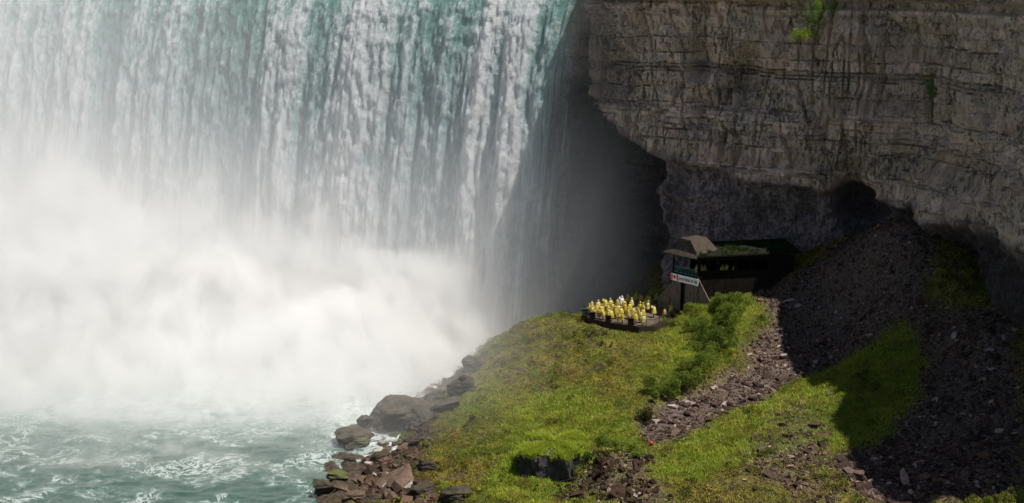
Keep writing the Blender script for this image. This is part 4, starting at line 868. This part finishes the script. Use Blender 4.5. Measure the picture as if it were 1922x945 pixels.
# ------------------------------------------------------------------ people
def skin_body(pose):
    J = {'pelvis': (0, 0, .96, .15), 'waist': (0, .0, 1.12, .13), 'chest': (0, .0, 1.32, .155), 'neck': (0, .01, 1.48, .058), 'chin': (0, .035, 1.56, .068), 'head': (0, .03, 1.645, .098), 'crown': (0, .015, 1.705, .082)}
    E = [('pelvis', 'waist'), ('waist', 'chest'), ('chest', 'neck'), ('neck', 'chin'), ('chin', 'head'), ('head', 'crown')]
    st = {'walk': .24}.get(pose, .02)
    for s_, n_ in ((-1, 'L'), (1, 'R')):
        f = st * s_
        J['hip' + n_] = (.10 * s_, 0, .90, .10); J['knee' + n_] = (.11 * s_, f * .6 + .02, .50, .062); J['ank' + n_] = (.11 * s_, f - .02, .09, .045); J['toe' + n_] = (.13 * s_, f + .16, .045, .038)
        J['sho' + n_] = (.19 * s_, 0, 1.41, .068)
        if pose == 'photo' or (pose == 'wave' and s_ > 0): el, wr, dr = (.27 * s_, .20, 1.30), (.12 * s_, .40, 1.52), (-.1 * s_, .45, .9)
        elif pose == 'lean': el, wr, dr = (.26 * s_, .16, 1.16), (.14 * s_, .42, 1.12), (-.2 * s_, 1, 0)
        elif pose == 'bent': el, wr, dr = (.27 * s_, -.02, 1.13), (.16 * s_, .22, 1.10), (-.5 * s_, .8, .1)
        else: el, wr, dr = (.27 * s_, -.02, 1.13), (.29 * s_, .05, .89), (0, .1, -1)
        J['elb' + n_] = (*el, .044); J['wri' + n_] = (*wr, .028)
        d = Vector(dr).normalized(); sd = Vector((s_, 0, 0)) if abs(d.x) < .9 else Vector((0, 0, 1)); ac = d.cross(sd).normalized()
        pm = Vector(wr) + d * .075; J['palm' + n_] = (*pm, .034)
        E += [('pelvis', 'hip' + n_), ('hip' + n_, 'knee' + n_), ('knee' + n_, 'ank' + n_), ('ank' + n_, 'toe' + n_), ('chest', 'sho' + n_), ('sho' + n_, 'elb' + n_), ('elb' + n_, 'wri' + n_), ('wri' + n_, 'palm' + n_)]
        sp = d.cross(ac).normalized()
        for k, ln in enumerate((.072, .084, .078, .060)):
            b = pm + ac * ((k - 1.5) * .021) + d * .02; J[f'f{k}{n_}'] = (*b, .011); J[f'm{k}{n_}'] = (*(b + d * ln * .5), .009); J[f't{k}{n_}'] = (*(b + d * ln * .9 - sp * ln * .25), .008)
            E += [('palm' + n_, f'f{k}{n_}'), (f'f{k}{n_}', f'm{k}{n_}'), (f'm{k}{n_}', f't{k}{n_}')]
        b = Vector(wr) + d * .03 - ac * .03; J['th' + n_] = (*(b - ac * .02 + d * .02), .012); J['tt' + n_] = (*(b - ac * .03 + d * .06), .010); E += [('wri' + n_, 'th' + n_), ('th' + n_, 'tt' + n_)]
    if pose == 'lean':
        for k, (x, y, z, r) in list(J.items()):
            if z > 1.0 and not k.startswith(('hip', 'knee', 'ank', 'toe')):
                a = .32; J[k] = (x, y * math.cos(a) + (z - .96) * math.sin(a), .96 + (z - .96) * math.cos(a) - y * math.sin(a) * .3, r)
    names = list(J); me = bpy.data.meshes.new('b'); me.from_pydata([J[n][:3] for n in names], [(names.index(a), names.index(b)) for a, b in E], [])
    ob = bpy.data.objects.new('b', me); COL.objects.link(ob); m = ob.modifiers.new('s', 'SKIN'); m.use_smooth_shade = True
    for i, n in enumerate(names): me.skin_vertices[0].data[i].radius = (J[n][3],) * 2; me.skin_vertices[0].data[i].use_root = (i == 0)
    m2 = ob.modifiers.new('u', 'SUBSURF'); m2.levels = m2.render_levels = 1
    bpy.context.view_layer.update(); out = bpy.data.meshes.new_from_object(ob.evaluated_get(bpy.context.evaluated_depsgraph_get())); bpy.data.objects.remove(ob)
    # face: nose, brow and eye hollows pushed into the head of the same surface
    hx, hy, hz = J['head'][:3]; co = np.zeros(len(out.vertices) * 3); out.vertices.foreach_get('co', co); co = co.reshape(-1, 3)
    d = co - np.array([hx, hy, hz]); front = (d[:, 1] > .05) & (np.abs(d[:, 2]) < .12)
    co[:, 1] += front * (.022 * np.exp(-(d[:, 0] / .018) ** 2 - ((d[:, 2] + .02) / .03) ** 2) - .012 * np.exp(-((np.abs(d[:, 0]) - .035) / .016) ** 2 - ((d[:, 2] - .01) / .016) ** 2))
    out.vertices.foreach_set('co', co.ravel()); out.update(); return out, J
M_skin = simple('skin', (.50, .32, .23), .6, .08, 8); M_shoe = simple('shoe', (.06, .06, .065), .7)
TR = [simple('trousers_navy', (.04, .05, .09), .85), simple('trousers_grey', (.16, .15, .14), .85), simple('jeans_blue', (.09, .14, .22), .85)]
def poncho_mat(name, col):
    t = NT(name); p = t.pos(); g = t.noise(t.vmul(p, (1, 1, .35)), 7, 3, .6)
    c = t.mix(g, tuple(x * .8 for x in col), col); d = t.pbr(c, .38, t.bump(g, .5, .05), .5); tr = t.n('BsdfTranslucent'); t.set(tr.inputs[0], col)
    mx = t.n('MixShader'); mx.inputs[0].default_value = .35; t.t.links.new(d, mx.inputs[1]); t.t.links.new(tr.outputs[0], mx.inputs[2]); return t.done(mx.outputs[0])
PM = {'yellow': poncho_mat('yellow_poncho', (.70, .57, .08)), 'pale': poncho_mat('pale_yellow_poncho', (.74, .68, .22)), 'gold': poncho_mat('deep_yellow_poncho', (.62, .42, .05)), 'olive': poncho_mat('olive_poncho', (.40, .42, .10)), 'white': poncho_mat('white_poncho', (.80, .82, .80))}
def poncho_mesh(J, pose, hood, seed):
    bm = bmesh.new(); n = 26; rs = np.random.RandomState(seed)
    ch, nk, hd, pv = (np.array(J[k][:3]) for k in ('chest', 'neck', 'head', 'pelvis'))
    ax = np.array([0, (ch - pv)[1], 0])
    rings = [(nk + [0, 0, .02], .085, .085), (nk + [0, 0, -.05], .15, .11), (ch + [0, 0, .08], .27, .17), (ch + [0, 0, -.10], .32, .22), (pv * .5 + ch * .5 + [0, 0, -.02], .34, .25), (pv + [0, 0, -.04], .38, .29), ((pv[0], pv[1], .76), .41, .32), ((pv[0], pv[1], .60), .43, .34)]
    ph = rs.uniform(0, 6, 4); prev = None
    for i, (c, a, b) in enumerate(rings):
        k_ = i / 7; r = []
        for j in range(n):
            th = 2 * math.pi * j / n; wv = 1 + k_ * (.07 * math.sin(5 * th + ph[0]) + .05 * math.sin(9 * th + ph[1]))
            r.append(bm.verts.new((c[0] + a * wv * math.cos(th), c[1] + b * wv * math.sin(th), c[2] + k_ * .04 * math.sin(3 * th + ph[2]))))
        if prev:
            for j in range(n): bm.faces.new((prev[j], r[j], r[(j + 1) % n], prev[(j + 1) % n]))
        prev = r
    for s_ in 'LR':       # sleeves
        sh, el, wr = (Vector(J[k + s_][:3]) for k in ('sho', 'elb', 'wri')); prev = None
        for i, (c, r_) in enumerate(((sh, .10), (sh.lerp(el, .5), .105), (el, .105), (el.lerp(wr, .6), .11), (el.lerp(wr, .92), .115))):
            dd = (el - sh) if i < 2 else (wr - el); q = dd.to_track_quat('Z', 'Y')
            r = [bm.verts.new(c + q @ Vector((r_ * math.cos(2 * math.pi * j / 12), r_ * math.sin(2 * math.pi * j / 12), 0))) for j in range(12)]
            if prev:
                for j in range(12): bm.faces.new((prev[j], prev[(j + 1) % 12], r[(j + 1) % 12], r[j]))
            prev = r
    if hood:
        m, q_ = 14, 9; G = []
        for i in range(q_):
            row = []
            for j in range(m):
                al = math.radians(-150 + 300 * j / (m - 1)) + math.pi * 1.5; la = math.radians(-58 + 146 * i / (q_ - 1))
                row.append(bm.verts.new(hd + np.array([.135 * math.cos(la) * math.cos(al), -.01 + .145 * math.cos(la) * math.sin(al), .015 + .155 * math.sin(la)])))
            G.append(row)
        for i in range(q_ - 1):
            for j in range(m - 1): bm.faces.new((G[i][j], G[i][j + 1], G[i + 1][j + 1], G[i + 1][j]))
    bmesh.ops.recalc_face_normals(bm, faces=bm.faces); me = bpy.data.meshes.new('poncho'); bm.to_mesh(me); bm.free(); return me
def hair_mesh(J, seed, long_=False):
    bm = bmesh.new(); bmesh.ops.create_icosphere(bm, subdivisions=3, radius=1); h = J['head']
    bmesh.ops.delete(bm, geom=[v for v in bm.verts if (v.co.y > .35 and v.co.z < .45) or v.co.z < (-.9 if long_ else -.45)], context='VERTS')
    for v in bm.verts: v.co = Vector((h[0] + v.co.x * .108, h[1] - .012 + v.co.y * .112, h[2] + .02 + v.co.z * (.118 if v.co.z > 0 else .15)))
    me = bpy.data.meshes.new('hair'); bm.to_mesh(me); bm.free(); return me
BODY = {p_: skin_body(p_) for p_ in ('stand', 'photo', 'wave', 'lean', 'bent', 'walk')}
BM_ = {}
def body_for(p_, tr):
    if (p_, tr) not in BM_:
        me = BODY[p_][0].copy(); me.materials.clear(); [me.materials.append(m) for m in (M_skin, TR[tr], M_shoe)]
        J = BODY[p_][1]; lim = J['chest'][2] - .05
        for f in me.polygons:
            c = f.center; f.use_smooth = True; f.material_index = 2 if c.z < .1 else (1 if c.z < 1.42 and abs(c.x) < .17 and not (abs(c.x) > .10 and c.y > .2) else 0)
        BM_[(p_, tr)] = me
    return BM_[(p_, tr)]
PO = {}
def poncho_for(p_, hood, col, v):
    k = (p_, hood, col, v)
    if k not in PO: me = poncho_mesh(BODY[p_][1], p_, hood, v * 7 + 3); me.materials.append(PM[col]); me.polygons.foreach_set('use_smooth', [True] * len(me.polygons)); PO[k] = me
    return PO[k]
HM = [simple('hair_brown', (.07, .04, .025), .7), simple('hair_black', (.015, .013, .012), .6), simple('hair_fair', (.30, .20, .10), .7)]
def person(loc, rz, pose, label, col='yellow', hood=True, sc=1.0, v=0, group='visitors in yellow ponchos on the deck'):
    r = empty('person', loc, rz); r.scale = (sc,) * 3; r.rotation_euler = (.05 * math.sin(v * 1.7), .06 * math.cos(v * 2.3), rz); J = BODY[pose][1]
    o = bpy.data.objects.new('body', body_for(pose, v % 3)); COL.objects.link(o); o.parent = r
    o = bpy.data.objects.new('poncho', poncho_for(pose, hood, col, v % 3)); COL.objects.link(o); o.parent = r
    if not hood: o = link('hair', hair_mesh(J, v), HM[v % 3], r, True)
    tag(r, label, 'person', group); return r
# x, y = head top in the enlarged view of the deck (4.725 px per photo px, origin 1080, 430); pose, colour, hood, facing (deg), label
FALLS = 50
PE = [
 (145,630,'stand','gold',0,60,'bareheaded person at the far left end of the back row'),
 (118,664,'lean','yellow',1,75,'person leaning over the left end of the railing, hood up'),
 (205,632,'stand','pale',1,40,'tall hooded person second from the left in the back row'),
 (270,617,'photo','yellow',0,50,'bareheaded person with both arms raised, third in the back row from the left'),
 (315,618,'stand','pale',1,20,'hooded person in the back row right of the one with raised arms'),
 (168,692,'bent','yellow',1,110,'hooded person between the two leftmost dark panels of the railing'),
 (246,696,'lean','yellow',1,90,'person leaning on the railing, first to the right of the second dark panel'),
 (213,702,'stand','gold',0,-60,'person in deep yellow turned towards the building near the left railing'),
 (296,697,'stand','pale',1,10,'pale hooded person behind the middle dark pier of the railing'),
 (332,650,'stand','yellow',1,-20,'hooded person in the second row, just behind the middle pier'),
 (371,612,'walk','yellow',0,-70,'bareheaded person walking right along the back row of the crowd'),
 (410,598,'photo','white',1,30,'person in a white hood, the only white one in the crowd'),
 (471,566,'wave','yellow',0,40,'tall person with one arm up at the highest point of the crowd'),
 (500,612,'stand','pale',1,-120,'pale hooded person turned back to the viewer in the middle of the crowd'),
 (540,556,'stand','olive',1,20,'person in olive, shaded, standing behind the middle of the crowd'),
 (585,574,'bent','gold',0,-100,'person in deep yellow with forearms raised, back row right of the olive one'),
 (630,618,'walk','yellow',1,160,'hooded person striding towards the viewer, right of the middle'),
 (660,582,'photo','yellow',0,110,'person taking a picture at the right end of the back row'),
 (722,566,'stand','olive',1,150,'person in olive standing apart in the shade before the wooden wall'),
 (388,664,'bent','yellow',0,200,'bareheaded person facing the viewer, arms folded in, second row middle'),
 (440,656,'stand','gold',1,60,'deep yellow hooded person in the exact middle of the second row'),
 (466,696,'wave','yellow',1,150,'hooded person raising a hand just left of the last dark pier'),
 (508,686,'stand','pale',0,-30,'bareheaded person in pale yellow right behind the last dark pier'),
 (551,696,'lean','yellow',1,170,'person bending forward right of the last dark pier'),
 (600,655,'bent','yellow',1,-90,'hooded person turned right in the loose group right of the middle'),
 (603,704,'stand','gold',0,30,'bareheaded deep yellow person by the railing, right of the last pier'),
 (604,762,'stand','pale',1,180,'pale hooded person nearest the viewer at the front railing'),
 (695,676,'photo','pale',0,60,'person alone with both elbows out, standing on bare deck at the right'),
 (790,704,'bent','gold',0,-140,'short person half hidden by the grass bank at the right end of the deck'),
 (852,662,'wave','yellow',1,130,'person with an arm stretched up at the far right end of the deck'),
 (360,690,'stand','yellow',1,120,'hooded person in the third row between the middle and last piers'),
 (358,752,'lean','yellow',1,180,'person leaning on the front railing just right of the middle pier'),
 (320,712,'bent','yellow',0,30,'bareheaded person directly behind the middle dark pier'),
 (238,742,'stand','gold',1,150,'hooded person at the front railing between the second and middle piers'),
 (150,676,'wave','pale',1,60,'pale hooded person lifting a hand near the left end'),
 (574,648,'stand','yellow',1,-40,'hooded person behind the loose group right of the middle'),
 (482,652,'bent','yellow',1,10,'hooded person with bent arms one step left of the pale one in the middle'),
 (418,742,'bent','yellow',1,-80,'short hooded person at the railing midway between the middle and last piers'),
 (228,668,'stand','yellow',0,15,'bareheaded person between the tall hooded one and the second row'),
 (352,668,'stand','gold',0,80,'deep yellow person partly hidden between the second and third rows, left half'),
 (412,690,'stand','yellow',1,45,'hooded person standing alone behind the railing between middle and last piers'),
 (430,625,'stand','yellow',0,0,'bareheaded person just below the white hood'),
 (645,640,'bent','pale',1,-150,'pale hooded person below the one taking a picture'),
 (530,735,'stand','yellow',1,190,'hooded person in front row pressed against the last dark pier'),
 (190,660,'stand','yellow',1,85,'hooded person in the second row at the left end'),
 (575,720,'bent','pale',0,140,'bareheaded person in pale yellow at the front, right of the last pier'),
 (288,662,'stand','yellow',1,75,'hooded person in the second row, left of the middle pier')]
for i, (x_, y_, pose, col, hood, rz, lab) in enumerate(PE):
    px, py = 1080 + x_ / 4.725, 430 + y_ / 4.725; sc = 1.08 if 'short' not in lab else .95
    if 'tall' in lab: sc = 1.13
    sc *= 1 + .07 * math.sin(i * 2.4)
    q = atz(px, py, DECK_Z + 1.74 * sc); q[2] = DECK_Z + .003
    for _ in range(40):
        if inside(_dc + (DECK[:, :2] - _dc) * .95, q[0], q[1]): break
        q[:2] += (_dc - q[:2]) * .04
    person(q, R_(rz), pose, lab, col, bool(hood), sc, i)
ga = lambda x_, y_: Mi @ Vector((x_, y_, fl + .08))
Mb = Matrix.LocRotScale(Vector((A[0], A[1], 14.0)), Matrix.Rotation(rzb, 3, 'Z'), None)
for i, (px, lab, col, ps) in enumerate([(1312,'first person behind the gallery window nearest the tower','gold','stand'), (1319,'second person from the tower behind the first gallery window','yellow','photo'), (1326,'third person from the tower behind the first gallery window','olive','stand'),
        (1361,'person alone behind the second gallery window','yellow','stand'), (1383,'person behind the third gallery window','yellow','lean'), (1369,'bareheaded person at the right side of the second gallery window','pale','wave')]):
    lx = (at(px, 500, 208.6)[0] - GX); q = Mb @ ga(lx, 1.1); person(q, R_(150 + 17 * i), ps, lab, col, 'bareheaded' not in lab, 1.0, i, 'visitors behind the gallery windows')
q = Mb @ Vector((1.3, -.9, 0)); q.z = float(gz(q.x, q.y)); person((q.x, q.y, q.z), R_(170), 'stand', 'person in olive standing by the doorway under the sign', 'olive', True, 1.05, 1, 'visitors in yellow ponchos on the deck')
